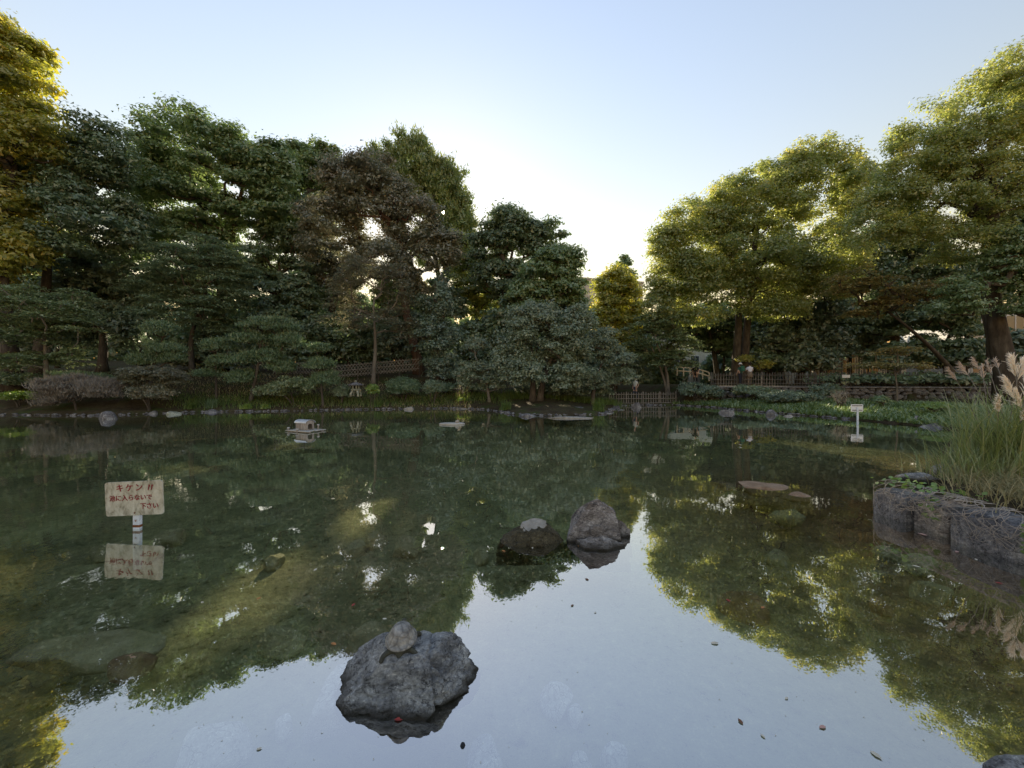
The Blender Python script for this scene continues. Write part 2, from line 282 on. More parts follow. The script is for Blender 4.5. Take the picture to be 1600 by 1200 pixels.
def bed_mat():
    m, t, o = nodes('pond_silt'); tc = t.nodes.new('ShaderNodeTexCoord')
    n1 = noise(t, tc.outputs['Object'], .8, 6, .6); n2 = noise(t, tc.outputs['Object'], 11, 12, .78)
    r1 = ramp(t, [(.3, (.29, .31, .18)), (.5, (.38, .385, .23)), (.7, (.45, .42, .27))]); t.links.new(n1.outputs['Fac'], r1.inputs[0])
    # reddish gravel towards the right-hand wall
    sx = t.nodes.new('ShaderNodeSeparateXYZ'); t.links.new(tc.outputs['Object'], sx.inputs[0]); mr = t.nodes.new('ShaderNodeMapRange')
    mr.inputs['From Min'].default_value = 1.5; mr.inputs['From Max'].default_value = 5.0; t.links.new(sx.outputs[0], mr.inputs[0])
    mr2 = t.nodes.new('ShaderNodeMapRange'); mr2.inputs['From Min'].default_value = 11; mr2.inputs['From Max'].default_value = 6; t.links.new(sx.outputs[1], mr2.inputs[0])
    mu = t.nodes.new('ShaderNodeMath'); mu.operation = 'MULTIPLY'; t.links.new(mr.outputs[0], mu.inputs[0]); t.links.new(mr2.outputs[0], mu.inputs[1])
    m0 = t.nodes.new('ShaderNodeMix'); m0.data_type = 'RGBA'; t.links.new(mu.outputs[0], m0.inputs[0]); t.links.new(r1.outputs[0], m0.inputs[6]); m0.inputs[7].default_value = (.34, .20, .12, 1)
    r2 = ramp(t, [(.36, (.12, .11, .09)), (.43, (.75, .75, .72)), (.55, (1.0, 1.0, 1.0)), (.68, (1.6, 1.55, 1.45))]); t.links.new(n2.outputs['Fac'], r2.inputs[0])
    mx = t.nodes.new('ShaderNodeMix'); mx.data_type = 'RGBA'; mx.blend_type = 'MULTIPLY'; mx.inputs[0].default_value = 1
    t.links.new(m0.outputs[2], mx.inputs[6]); t.links.new(r2.outputs[0], mx.inputs[7])
    b = t.nodes.new('ShaderNodeBsdfPrincipled'); b.inputs['Roughness'].default_value = 1; b.inputs['Specular IOR Level'].default_value = 0
    t.links.new(mx.outputs[2], b.inputs['Base Color']); bp = t.nodes.new('ShaderNodeBump'); bp.inputs['Strength'].default_value = 1; bp.inputs['Distance'].default_value = .06
    t.links.new(n2.outputs['Fac'], bp.inputs['Height']); t.links.new(bp.outputs[0], b.inputs['Normal']); t.links.new(b.outputs[0], o.inputs[0]); return m
def sub(name, sel, m, **k):
    f = FQ[sel]; u, inv = np.unique(f, return_inverse=True)
    return link(name, mesh(name, V[u], inv.reshape(f.shape), m, True), **k)
sub('ground', ~wet, ground_mat(), kind='structure'); sub('pond_bed', wet, bed_mat(), kind='structure')
def water_mat():
    m, t, o = nodes('pond_water'); tc = t.nodes.new('ShaderNodeTexCoord'); mp = t.nodes.new('ShaderNodeMapping')
    mp.inputs['Scale'].default_value = (1, .8, 1); t.links.new(tc.outputs['Object'], mp.inputs[0])
    n1 = noise(t, mp.outputs[0], 1.1, 2, .5); n2 = noise(t, mp.outputs[0], 7, 3, .5)
    big = noise(t, mp.outputs[0], .18, 2, .5); rb = ramp(t, [(.42, (0, 0, 0)), (.62, (1, 1, 1))]); t.links.new(big.outputs['Fac'], rb.inputs[0])
    m2 = t.nodes.new('ShaderNodeMath'); m2.operation = 'MULTIPLY'; t.links.new(n2.outputs['Fac'], m2.inputs[0]); t.links.new(rb.outputs[0], m2.inputs[1])
    m3 = t.nodes.new('ShaderNodeMath'); m3.operation = 'MULTIPLY_ADD'; t.links.new(m2.outputs[0], m3.inputs[0]); m3.inputs[1].default_value = .22; t.links.new(n1.outputs['Fac'], m3.inputs[2])
    bp = t.nodes.new('ShaderNodeBump'); bp.inputs['Strength'].default_value = 1.0; bp.inputs['Distance'].default_value = .0045; t.links.new(m3.outputs[0], bp.inputs['Height'])
    gl = t.nodes.new('ShaderNodeBsdfGlossy'); gl.inputs['Roughness'].default_value = 0.0; gl.inputs[0].default_value = (.96, .97, 1, 1); t.links.new(bp.outputs[0], gl.inputs['Normal'])
    tr = t.nodes.new('ShaderNodeBsdfTransparent'); tr.inputs[0].default_value = (.93, .97, .88, 1)
    lw = t.nodes.new('ShaderNodeLayerWeight'); lw.inputs[0].default_value = .5
    fc = t.nodes.new('ShaderNodeFloatCurve'); c = fc.mapping.curves[0]
    for q in ((.12, .16), (.29, .40), (.55, .46), (.76, .62), (.90, .84)): c.points.new(*q)
    c.points[0].location = (0, .06); c.points[-1].location = (1, 1)
    fc.mapping.update(); t.links.new(lw.outputs['Facing'], fc.inputs['Value'])
    mx = t.nodes.new('ShaderNodeMixShader'); t.links.new(fc.outputs[0], mx.inputs[0]); t.links.new(tr.outputs[0], mx.inputs[1]); t.links.new(gl.outputs[0], mx.inputs[2])
    t.links.new(mx.outputs[0], o.inputs[0]); return m
link('water', mesh('water', [(-46, .6, 0), (16.5, .6, 0), (16.5, 27, 0), (-46, 27, 0)], [(0, 1, 2, 3)], water_mat()), kind='structure')
# flat earth path in front of the picket fence
pp = [(12.9 + t * 18, 26.45 + t * -2.75) for t in np.linspace(0, 1, 20)]
link('path', mesh('path', [(x, y, 1.29) for x, y in pp] + [(x + .2, y + 1.5, 1.29) for x, y in pp], [(i, i + 1, i + 21, i + 20) for i in range(19)],
     pmat('path_earth', g3((.16, .14, .115), (.22, .20, .165), (.29, .26, .22)), 3, .95, .4, 20)), kind='structure')

# ------------------------------------------------------------------ trees
SV = np.array(SUN)
GAPS = []                                    # sight lines to the sun that stay free of leaves: (point, radius)
def sun_gap(p, r): GAPS.append((np.array(p, float), r))
sun_gap((0, 0, EYE), .24)                                    # the sun itself, seen from the bank
sun_gap(W(687, 857, 0), .14)
sun_gap(P(722, 628, 23.4), .60)                              # a fleck of sun on the far shore
sun_gap(W(405, 930, -.45), .5); sun_gap(W(590, 815, -.6), .65); sun_gap(W(345, 975, -.4), .4)
sun_gap(P(1168, 622, 25.6), .6); sun_gap(P(1185, 632, 24), .5)
def carve(c):
    keep = np.ones(len(c), bool)
    for p, r in GAPS:
        w = c - p; t = w @ SV; d2 = (w * w).sum(1) - t * t
        keep &= ~((d2 < r * r) & (t > 1.0))
    return keep
def leaf_quads(c, n, size, aspect, rng, fold=.15, axis=None):
    N = len(c); n = n / np.linalg.norm(n, axis=1, keepdims=True)
    a = rng.normal(size=(N, 3)) if axis is None else axis + rng.normal(size=(N, 3)) * .25
    a -= n * (a * n).sum(1, keepdims=True); a /= np.linalg.norm(a, axis=1, keepdims=True) + 1e-9
    b = np.cross(n, a); l = size[:, None] * .5; w = l * aspect
    return np.stack([c - a * l, c + b * w + n * l * fold, c + a * l, c - b * w + n * l * fold], 1)
def leaf_tris(c, n, size, aspect, rng, axis=None):
    N = len(c); n = n / np.linalg.norm(n, axis=1, keepdims=True)
    a = rng.normal(size=(N, 3)) if axis is None else axis + rng.normal(size=(N, 3)) * .25
    a -= n * (a * n).sum(1, keepdims=True); a /= np.linalg.norm(a, axis=1, keepdims=True) + 1e-9
    b = np.cross(n, a); l = size[:, None] * .5; w = l * aspect
    return np.stack([c + a * l, c - a * l + b * w, c - a * l * .7 - b * w], 1)
def clump_leaves(cc, rc, flat, per, size, aspect, rng, mode='broad', tint_c=None):
    K = len(cc); idx = np.repeat(np.arange(K), per); N = len(idx)
    d = rng.normal(size=(N, 3)); d /= np.linalg.norm(d, axis=1, keepdims=True)
    low = d[:, 2] < -.25; d[low, 2] *= -1
    rr = rng.uniform(.25, 1, N) ** .6 * (1 + .25 * rng.normal(size=N))
    off = d * rr[:, None] * rc[idx][:, None]; off[:, 2] *= flat
    if mode == 'layer':                      # flat tiers that droop at the rim
        off[:, 2] -= .22 * (off[:, 0] ** 2 + off[:, 1] ** 2) / rc[idx]
    c = cc[idx] + off
    n = d * .85 + np.array([0, 0, .45]) + rng.normal(size=(N, 3)) * .42
    if mode == 'layer': n = d * .15 + np.array([0, 0, .9]) + rng.normal(size=(N, 3)) * .35
    ax = None
    if mode in ('pine', 'spike'):
        ax = d * .7 + np.array([0, 0, .8]); n = rng.normal(size=(N, 3))
    s = size * np.clip(np.exp(rng.normal(size=N) * .35), .45, 1.55)
    t = np.clip(.45 + .22 * rng.normal(size=N) + (tint_c[idx] if tint_c is not None else 0), 0, 1)
    k = carve(c); c, n, s, t = c[k], n[k], s[k], t[k]
    return leaf_tris(c, n, s, aspect, rng, axis=ax[k] if ax is not None else None), t
SEED = [100]
G1 = 'tall trees of the wood behind the pond'; G2 = 'garden trees on the far bank'; G3 = 'cloud-pruned pines on the far bank'; G4 = 'dark undergrowth trees beneath the tall wood'
def tree(name, label, lobes, D, leaf, base=None, cat='tree', group=None, rc=1.0, flat=.6, per=170, size=.2, aspect=.62, mode='broad', bark='bark',
         tr=.22, stems=1, dens=1.0, shell=.5, maxn=400, twig=.02, zbase=None, sub=None, lean=0, under=True, splay=.5, tspread=.15):
    """lobes: (px, py, rx, ry[, depth offset m]) on the 1600 px picture, at distance D"""
    if group == G1: per = int(per * 1.35); size *= 1.15; dens *= 1.2
    SEED[0] += 1; rng = np.random.default_rng(SEED[0]); k = D / F
    L = []
    for lo in lobes:
        c = P(lo[0], lo[1], D); c.y += lo[4] if len(lo) > 4 else 0; c = P(lo[0], lo[1], c.y); q = c.y / F
        L.append((np.array(c), np.array([lo[2] * q, max(lo[2], lo[3] * .7) * q * .75, lo[3] * q])))
    bx = base[0] if base else lobes[0][0]; bD = D + (base[1] if base and len(base) > 1 else 0)
    X0, Y0 = (bx - CX) / F * bD, bD
    z0 = zbase if zbase is not None else max(gz(X0, Y0), .05)
    cc = []; 
    for c, r in L:
        area = (r[0] * r[1] * r[2]) ** (2 / 3) * 4 * math.pi
        n = int(min(maxn, max(3, dens * area / (math.pi * rc * rc) * 1.5)))
        d = rng.normal(size=(n * 3, 3)); d /= np.linalg.norm(d, axis=1, keepdims=True); 
        d = d[(d[:, 2] > -.75)][:n]
        rr = rng.uniform(shell, 1, len(d)) ** .6
        inner = np.maximum(r - rc * np.array([.8, .8, .8 * flat]), r * .25)
        cc.append(c + d * rr[:, None] * inner * (1 + .13 * rng.normal(size=(len(d), 1))))
    cc = np.concatenate(cc); cc = cc[cc[:, 2] > z0 + .25]
    rcs = rc * rng.uniform(.65, 1.25, len(cc)); K = len(cc)
    tc_ = tspread * rng.normal(size=K)
    root = empty(name, (X0, Y0, z0), label=label, cat=cat, group=group); o0 = np.array([X0, Y0, z0])
    Q, t = clump_leaves(cc, rcs, flat, per, size, aspect, rng, mode, tc_)
    link('crown', quads('crown', Q - o0, M[leaf], t), root, kind='stuff')
    # skeleton: stems, then every clump joins the nearest fitting node
    ctr = np.mean([c for c, r in L], 0); top = max(c[2] + r[2] for c, r in L); H = top - z0
    nodes_ = []; par = []; stem_ids = []
    for s in range(stems):
        a = rng.uniform(0, 6.28) if stems != 2 else s * math.pi; tgt = ctr.copy(); tgt[2] = z0 + H * (.72 if mode != 'layer' else .62)
        if stems > 1: tgt[:2] += np.array([math.cos(a), math.sin(a) * .6]) * splay * np.mean([r[0] for c, r in L])
        b0 = o0 + (np.array([math.cos(a), math.sin(a), 0]) * tr * (1.1 if stems != 2 else 1.0) if stems > 1 else 0) - np.array([0, 0, .15]); prev = -1; ids = []
        ns = 9; wob = rng.normal(size=3) * .03 * H
        for i in range(ns):
            u = i / (ns - 1); p = b0 + (tgt - b0) * np.array([u ** 1.5, u ** 1.5, u]) + wob * math.sin(u * 5) * np.array([1, 1, 0]) * u
            nodes_.append(p); par.append(prev); prev = len(nodes_) - 1; ids.append(prev)
        stem_ids.append(ids)
    stem_n = len(nodes_); ends = []
    order = np.argsort(np.linalg.norm((cc - ctr) * np.array([1, 1, .6]), axis=1))
    NA = np.array(nodes_)
    for j in order[:160]:
        q = cc[j] - np.array([0, 0, rcs[j] * flat * .4]); w = q - NA; dist = np.linalg.norm(w, axis=1)
        pen = np.where(w[:, 2] < dist * .15, dist * .8, 0) + np.where(NA[:, 2] < z0 + .25 * (cc[:, 2].min() - z0), 3, 0)
        b = int(np.argmin(dist + pen)); p0 = NA[b]; prev = b; new = []
        m = max(2, min(5, int(dist[b] / .9) + 1)); wb = rng.normal(size=3) * .09 * dist[b]
        for i in range(1, m + 1):
            u = i / m; p = p0 + (q - p0) * np.array([u, u, u ** .8 if mode != 'layer' else u ** 1.2]) + wb * math.sin(u * 3.14)
            nodes_.append(p); par.append(prev); prev = len(nodes_) - 1; new.append(p)
        NA = np.concatenate([NA, np.array(new)]); ends.append(prev)
    cnt = np.zeros(len(nodes_))
    for e in ends:
        while e >= 0: cnt[e] += 1; e = par[e]
    tot = max(cnt[ids[0]] for ids in stem_ids)
    rad = np.maximum(twig, tr * (np.maximum(cnt, .3) / max(tot, 1)) ** .5)
    st = MB()
    for ids in stem_ids:
        rs = [max(tr * (1 - .72 * i / 8), .03) * (1.35 if i == 0 else 1) for i in range(len(ids))]
        st.tube([nodes_[i] - o0 for i in ids], rs, 8)
        for i, r_ in zip(ids, rs): rad[i] = r_
    st.build('trunk', M[bark], root, True)
    lb = MB(); kids = {}
    for i in range(stem_n, len(nodes_)): kids.setdefault(par[i], []).append(i)
    seen = set()
    for i in range(stem_n, len(nodes_)):
        if i in seen: continue
        chain = [par[i], i]; seen.add(i); e = i
        while True:
            nx_ = [q for q in kids.get(e, []) if q not in seen and q == e + 1]
            if not nx_: break
            e = nx_[0]; seen.add(e); chain.append(e)
        rr = [min(rad[chain[0]], rad[i] * 1.15)] + [rad[q] for q in chain[1:]]
        lb.tube([nodes_[q] - o0 for q in chain], rr, 5, False)
    if lb.v: lb.build('limbs', M[bark], root, True, kind='stuff')
    return root
# the tall wood behind the pond, from left to right
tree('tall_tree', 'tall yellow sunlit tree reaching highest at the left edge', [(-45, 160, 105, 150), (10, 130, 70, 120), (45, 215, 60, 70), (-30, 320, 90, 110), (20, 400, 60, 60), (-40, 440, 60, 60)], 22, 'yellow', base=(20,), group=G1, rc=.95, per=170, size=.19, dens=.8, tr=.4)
tree('tall_tree', 'dark glossy evergreen below the yellow tree at the left', [(70, 260, 75, 75), (150, 250, 60, 65), (120, 360, 110, 80), (20, 390, 60, 60)], 24, 'dark', base=(60, 1), group=G1, rc=.9, per=260, size=.165, tr=.35, dens=.9)
tree('tall_tree', 'broad dome-topped green tree left of the brownish tree', [(310, 245, 105, 65), (250, 275, 70, 60), (390, 280, 65, 60), (300, 330, 100, 50), (290, 385, 95, 40), (420, 262, 48, 44), (430, 320, 50, 45)], 30, 'mid', base=(330, 2), group=G1, rc=1.15, flat=.42, per=210, size=.2, tr=.4, dens=1.0, stems=2)
tree('tall_tree', 'thin airy tree top between the dome-topped and the brownish tree', [(480, 265, 55, 48), (450, 320, 55, 55), (520, 285, 40, 40), (480, 350, 60, 50), (500, 262, 45, 42)], 35, 'mid', base=(470, 1), group=G1, rc=.8, per=150, size=.2, dens=.7, tr=.3)
tree('tall_tree', 'brownish autumn tree with fine twigs, left of the sun', [(570, 310, 85, 65), (520, 365, 68, 70), (640, 345, 55, 65), (600, 410, 80, 45), (560, 290, 55, 50), (685, 395, 42, 42), (660, 440, 45, 35)], 29, 'brown', base=(655, 1), group=G1, rc=.9, flat=.7, per=210, size=.16, tr=.42, dens=.85, bark='redbark')
tree('tall_tree', 'light green ginkgo with spiky shoots in front of the sun glow', [(640, 272, 60, 62), (685, 305, 48, 66), (715, 355, 36, 58), (600, 275, 42, 48), (722, 420, 28, 45), (675, 390, 40, 45)], 40, 'ginkgo', base=(690, 1), group=G1, rc=.65, flat=1.5, per=85, size=.27, aspect=.4, mode='spike', tr=.4, dens=.95)
tree('tall_tree', 'dark rounded oak right of the sun glow', [(800, 365, 58, 48), (765, 395, 40, 55), (850, 385, 45, 45), (790, 440, 60, 40)], 32, 'dark', base=(772,), group=G1, rc=.9, per=200, size=.21, tr=.36, dens=.85)
tree('tall_tree', 'green tree with stepped tiers left of the far roof', [(860, 430, 55, 50), (885, 455, 38, 50), (830, 470, 45, 40), (893, 405, 22, 24)], 28, 'mid', base=(850, 1), group=G1, rc=.8, flat=.5, per=190, size=.18, tr=.3, dens=.9)
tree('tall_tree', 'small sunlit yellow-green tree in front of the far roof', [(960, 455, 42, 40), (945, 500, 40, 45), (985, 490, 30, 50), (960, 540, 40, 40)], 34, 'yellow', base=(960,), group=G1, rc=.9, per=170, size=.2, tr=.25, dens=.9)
tree('tall_tree', 'thin conifer tip rising above the small sunlit tree', [(975, 418, 16, 20), (978, 440, 22, 20)], 46, 'mid', base=(976,), group=G1, rc=.6, per=60, size=.25, tr=.2, dens=.8)
tree('tall_tree', 'great spreading camphor with twin trunks behind the two visitors', [(1090, 375, 72, 75), (1180, 330, 95, 75), (1275, 300, 90, 75), (1060, 440, 58, 60), (1170, 420, 110, 55), (1290, 400, 80, 60), (1340, 300, 50, 60), (1032, 485, 36, 50), (1045, 400, 46, 60), (1110, 455, 75, 40), (1210, 430, 85, 55), (1290, 445, 60, 45), (1130, 350, 70, 50), (1230, 285, 60, 50), (1210, 485, 70, 30), (1090, 500, 50, 26)], 29, 'camphor', base=(1155, 2.5), group=G1, rc=.85, flat=.75, per=150, size=.155, tr=.36, stems=2, dens=.8, splay=.22)
tree('tall_tree', 'yellow-green giant with arching limbs at the right edge', [(1540, 190, 90, 75), (1440, 240, 75, 65), (1600, 150, 70, 80), (1480, 310, 100, 60), (1590, 290, 80, 70), (1400, 300, 55, 50), (1650, 200, 90, 90), (1520, 385, 85, 40), (1440, 370, 60, 40), (1600, 370, 60, 45), (1500, 250, 70, 60), (1370, 350, 50, 50), (1560, 330, 70, 50)], 20, 'camphor', base=(1578,), group=G1, rc=.66, flat=.7, per=175, size=.105, tr=.5, dens=.66)
tree('tall_tree', 'low dark green limbs of leaves by the white house', [(1575, 420, 60, 50), (1610, 380, 60, 60), (1600, 470, 30, 50), (1500, 470, 45, 35)], 19, 'mid', base=(1640, 1), group=G1, rc=.7, flat=.45, per=200, size=.11, tr=.25, dens=.8)
tree('tall_tree', 'black-green conifer standing behind the camphor and the giant', [(1400, 375, 65, 50), (1340, 420, 60, 60), (1450, 430, 70, 60), (1400, 500, 110, 50)], 33, 'dark', base=(1395,), group=G1, rc=1.1, flat=.5, per=190, size=.24, tr=.4, dens=1.0)
tree('tall_tree', 'dark evergreen filling the gap right of the twin trunks', [(1250, 480, 75, 55), (1220, 530, 60, 40), (1290, 540, 50, 35)], 33, 'bluedark', base=(1250,), group=G1, rc=1.0, per=190, size=.24, tr=.35, dens=1.0)
tree('tall_tree', 'black-green evergreen behind the bridge, left of the twin trunks', [(1120, 505, 50, 32), (1060, 500, 45, 40), (1130, 545, 25, 25)], 36, 'dark', base=(1122,), group=G1, rc=1.0, per=190, size=.26, tr=.3, dens=1.0)
tree('tall_tree', 'dark evergreen behind the two left maples', [(150, 470, 75, 70), (215, 500, 50, 70), (90, 520, 70, 50)], 27, 'bluedark', base=(160,), group=G1, rc=.9, per=190, size=.22, tr=.3, dens=.9)
tree('tall_tree', 'dark evergreen behind the large cloud pine', [(430, 390, 55, 55), (410, 460, 60, 50), (470, 470, 45, 55)], 31, 'dark', base=(455,), group=G1, rc=1.0, flat=.45, per=190, size=.22, tr=.3, dens=.9)
tree('tall_tree', 'slender dark tree with several bare stems left of the brownish tree', [(500, 410, 45, 45), (540, 440, 40, 40)], 34, 'brown', base=(492,), group=G1, rc=.8, per=130, size=.18, tr=.22, stems=3, dens=.7, splay=.7)
tree('tall_tree', 'green tree with open crown behind the big round evergreen', [(740, 440, 45, 50), (720, 400, 30, 40), (760, 480, 40, 40)], 36, 'camphor', base=(745,), group=G1, rc=.8, per=130, size=.2, tr=.25, dens=.75)
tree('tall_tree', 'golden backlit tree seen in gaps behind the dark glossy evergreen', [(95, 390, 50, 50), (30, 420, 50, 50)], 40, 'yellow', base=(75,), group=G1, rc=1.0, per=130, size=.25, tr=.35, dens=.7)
# garden trees near the shore
tree('maple_tree', 'wide low maple with flat tiers at the left edge of the bank', [(55, 475, 100, 32), (20, 520, 95, 26), (85, 505, 80, 26), (40, 562, 90, 20), (110, 555, 25, 18)], 20, 'maple', base=(80,), group=G2, rc=.75, flat=.16, per=200, size=.12, mode='layer', tr=.16, dens=1.3, bark='palebark', shell=.2)
tree('maple_tree', 'large grey-green maple with drooping tiers above the small pines', [(300, 415, 85, 45), (250, 450, 65, 40), (345, 455, 65, 50), (290, 495, 95, 35), (370, 420, 40, 35)], 25, 'greymaple', base=(300, .5), group=G2, rc=.85, flat=.18, per=210, size=.14, mode='layer', tr=.18, dens=1.25, shell=.3)
tree('maple_tree', 'thin brown-tinged maple with a straight trunk before the lattice fence', [(580, 430, 70, 40), (530, 470, 45, 40), (620, 465, 45, 45), (575, 500, 75, 30), (640, 515, 35, 25)], 25.5, 'brown', base=(583, .3), group=G2, rc=.7, flat=.22, per=110, size=.12, mode='layer', tr=.16, dens=.9, bark='palebark', shell=.2)
tree('maple_tree', 'green tiered maple with several stems beside the bridge fence', [(1030, 515, 55, 40), (1065, 545, 40, 30), (1000, 545, 35, 25), (1040, 560, 55, 22)], 29, 'maple', base=(1045, .3), group=G2, rc=.75, flat=.2, per=200, size=.15, mode='layer', tr=.13, stems=3, dens=1.2, splay=.6, bark='palebark', shell=.2)
tree('cherry_tree', 'orange-tinged spreading branches of leaves above the right-hand fence', [(1330, 445, 60, 30), (1400, 465, 70, 28), (1460, 455, 45, 25), (1350, 490, 45, 16)], 23, 'orange', base=(1500, 3), group=G2, rc=.65, flat=.25, per=130, size=.13, mode='layer', tr=.2, dens=1.0, shell=.2)
tree('maple_tree', 'thin young maple with a bare straight stem before the stone wall', [(1395, 548, 45, 12), (1380, 570, 60, 10), (1425, 572, 45, 10)], 20, 'orange', base=(1401,), group=G2, rc=.5, flat=.16, per=90, size=.10, mode='layer', tr=.06, dens=.9, bark='palebark', shell=.2)
tree('evergreen_tree', 'big rounded grey-green evergreen in the middle of the far bank', [(845, 525, 65, 52), (810, 560, 48, 42), (890, 545, 45, 55), (850, 585, 85, 38), (905, 500, 32, 28), (835, 500, 45, 30)], 22.5, 'greyround', base=(838,), group=G2, rc=.6, flat=.65, per=200, size=.13, tr=.2, stems=2, dens=1.1, shell=.6)
tree('evergreen_tree', 'grey-green leaning evergreen right of the big rounded one', [(960, 560, 38, 22), (935, 535, 35, 25), (965, 592, 32, 22), (930, 598, 28, 20)], 23.5, 'greyround', base=(925,), group=G2, rc=.55, flat=.55, per=210, size=.11, tr=.14, dens=1.2)
tree('evergreen_tree', 'grey-green small evergreen with twisted limb left of the big rounded one', [(742, 540, 25, 13), (740, 580, 32, 24), (768, 598, 30, 22), (725, 598, 16, 14)], 23.5, 'greyround', base=(765,), group=G2, rc=.45, flat=.55, per=190, size=.11, tr=.1, dens=1.2, bark='palebark')
tree('evergreen_tree', 'blue-green conical evergreen between the brown maple and the round one', [(683, 475, 33, 38), (680, 530, 40, 45), (690, 575, 38, 30)], 26, 'bluedark', base=(684,), group=G2, rc=.65, flat=.7, per=230, size=.14, tr=.16, dens=1.3)
tree('pine_tree', 'largest cloud-pruned pine with stacked green pads', [(425, 508, 45, 17), (390, 530, 35, 16), (450, 535, 32, 18), (405, 560, 45, 16), (380, 590, 30, 16), (440, 575, 28, 14)], 22, 'pine', base=(392,), group=G3, rc=.55, flat=.45, per=300, size=.14, aspect=.25, mode='pine', tr=.12, dens=1.8, shell=.2)
tree('pine_tree', 'narrow upright cloud pine right of the largest pine', [(500, 545, 18, 13), (498, 570, 26, 16), (510, 592, 26, 15), (490, 600, 22, 12)], 22, 'pine', base=(505,), group=G3, rc=.42, flat=.5, per=260, size=.13, aspect=.25, mode='pine', tr=.08, dens=1.7, shell=.2)
tree('pine_tree', 'cloud pine under the grey-green maple with a domed top', [(245, 515, 32, 16), (258, 545, 32, 16), (225, 565, 30, 14), (270, 560, 25, 14)], 21.5, 'pine', base=(235,), group=G3, rc=.5, flat=.5, per=280, size=.13, aspect=.25, mode='pine', tr=.1, dens=1.7, shell=.2)
tree('pine_tree', 'small cloud pine between the domed pine and the largest one', [(340, 540, 28, 16), (325, 585, 24, 11), (345, 565, 26, 14)], 22, 'pine', base=(338,), group=G3, rc=.45, flat=.5, per=270, size=.13, aspect=.25, mode='pine', tr=.08, dens=1.7, shell=.2)
tree('pine_tree', 'low dark pine pad behind the bare grey shrub', [(120, 588, 38, 12), (150, 592, 28, 10)], 20.5, 'pine', base=(120,), group=G3, rc=.45, flat=.4, per=270, size=.13, aspect=.25, mode='pine', tr=.07, dens=1.6, shell=.2)

# dark undergrowth trees that close the wood below the crowns
UG = [((20, 490, 70, 55), 26, 'dark', 'dark undergrowth tree behind the wide low maple'), ((330, 555, 65, 42), 27.5, 'bluedark', 'dark undergrowth tree behind the small cloud pine'),
      ((440, 525, 60, 58), 29, 'dark', 'dark undergrowth tree behind the largest cloud pine'), ((545, 530, 60, 50), 31, 'dark', 'dark undergrowth tree left of the straight maple trunk'),
      ((630, 520, 55, 55), 31, 'bluedark', 'dark undergrowth tree right of the straight maple trunk'), ((735, 545, 42, 50), 29, 'dark', 'dark undergrowth tree behind the twisted-limb evergreen'),
      ((800, 500, 55, 48), 29, 'dark', 'dark undergrowth tree behind the left of the big rounded evergreen'), ((960, 575, 55, 30), 31, 'bluedark', 'dark undergrowth tree behind the bamboo fence'),
      ((1205, 562, 65, 26), 33, 'dark', 'dark undergrowth tree behind the visitors'), ((1265, 560, 45, 28), 31, 'bluedark', 'dark undergrowth tree behind the picket fence, left of the iron railing'),
      ((1440, 555, 80, 30), 30, 'dark', 'dark undergrowth tree behind the picket fence and the young maple'), ((1510, 540, 28, 42), 28.5, 'dark', 'dark undergrowth tree left of the white house'),
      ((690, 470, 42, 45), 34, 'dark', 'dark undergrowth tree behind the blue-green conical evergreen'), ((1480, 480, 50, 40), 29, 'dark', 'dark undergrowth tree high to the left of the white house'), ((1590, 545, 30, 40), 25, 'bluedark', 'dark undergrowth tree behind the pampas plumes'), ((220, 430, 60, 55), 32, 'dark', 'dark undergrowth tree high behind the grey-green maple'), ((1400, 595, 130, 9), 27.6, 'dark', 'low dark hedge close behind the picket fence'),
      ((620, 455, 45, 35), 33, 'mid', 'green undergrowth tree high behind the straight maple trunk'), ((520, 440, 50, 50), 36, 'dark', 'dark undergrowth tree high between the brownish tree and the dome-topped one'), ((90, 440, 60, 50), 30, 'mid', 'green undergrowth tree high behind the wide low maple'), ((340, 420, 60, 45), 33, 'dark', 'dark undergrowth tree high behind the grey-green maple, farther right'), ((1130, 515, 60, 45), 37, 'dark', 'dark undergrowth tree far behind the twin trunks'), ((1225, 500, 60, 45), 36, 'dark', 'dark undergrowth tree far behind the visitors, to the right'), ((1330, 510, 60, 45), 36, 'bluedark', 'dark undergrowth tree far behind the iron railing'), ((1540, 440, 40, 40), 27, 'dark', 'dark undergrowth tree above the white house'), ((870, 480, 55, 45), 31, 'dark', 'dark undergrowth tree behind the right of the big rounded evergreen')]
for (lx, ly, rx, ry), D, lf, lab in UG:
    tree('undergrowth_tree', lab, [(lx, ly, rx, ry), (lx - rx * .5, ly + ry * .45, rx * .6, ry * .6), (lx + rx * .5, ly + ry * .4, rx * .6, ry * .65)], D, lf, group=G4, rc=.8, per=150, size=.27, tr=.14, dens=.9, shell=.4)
# ------------------------------------------------------------------ shrubs and low plants
def shrub(name, label, lobes, D, leaf, cat='shrub', group=None, rc=.3, per=170, size=.07, **k):
    k.setdefault('tr', .04); k.setdefault('stems', 3); k.setdefault('dens', 1.6); k.setdefault('twig', .008)
    return tree(name, label, lobes, D, leaf, cat=cat, group=group, rc=rc, per=per, size=size, **k)
GS = 'shrubs along the shore'
shrub('clipped_bush', 'small round clipped bush left of the stone lantern', [(533, 613, 16, 13)], 22.8, 'greymaple', group=GS, rc=.3, flat=.8, per=260)
shrub('clipped_bush', 'widest clipped bush, right of the stone lantern', [(630, 607, 30, 17)], 23.6, 'pine', group=GS, rc=.35, flat=.8, per=260, dens=2)
shrub('clipped_bush', 'rounded clipped bush below the blue-green evergreen', [(677, 607, 18, 15)], 23.6, 'greymaple', group=GS, rc=.3, flat=.8, per=260, dens=2)
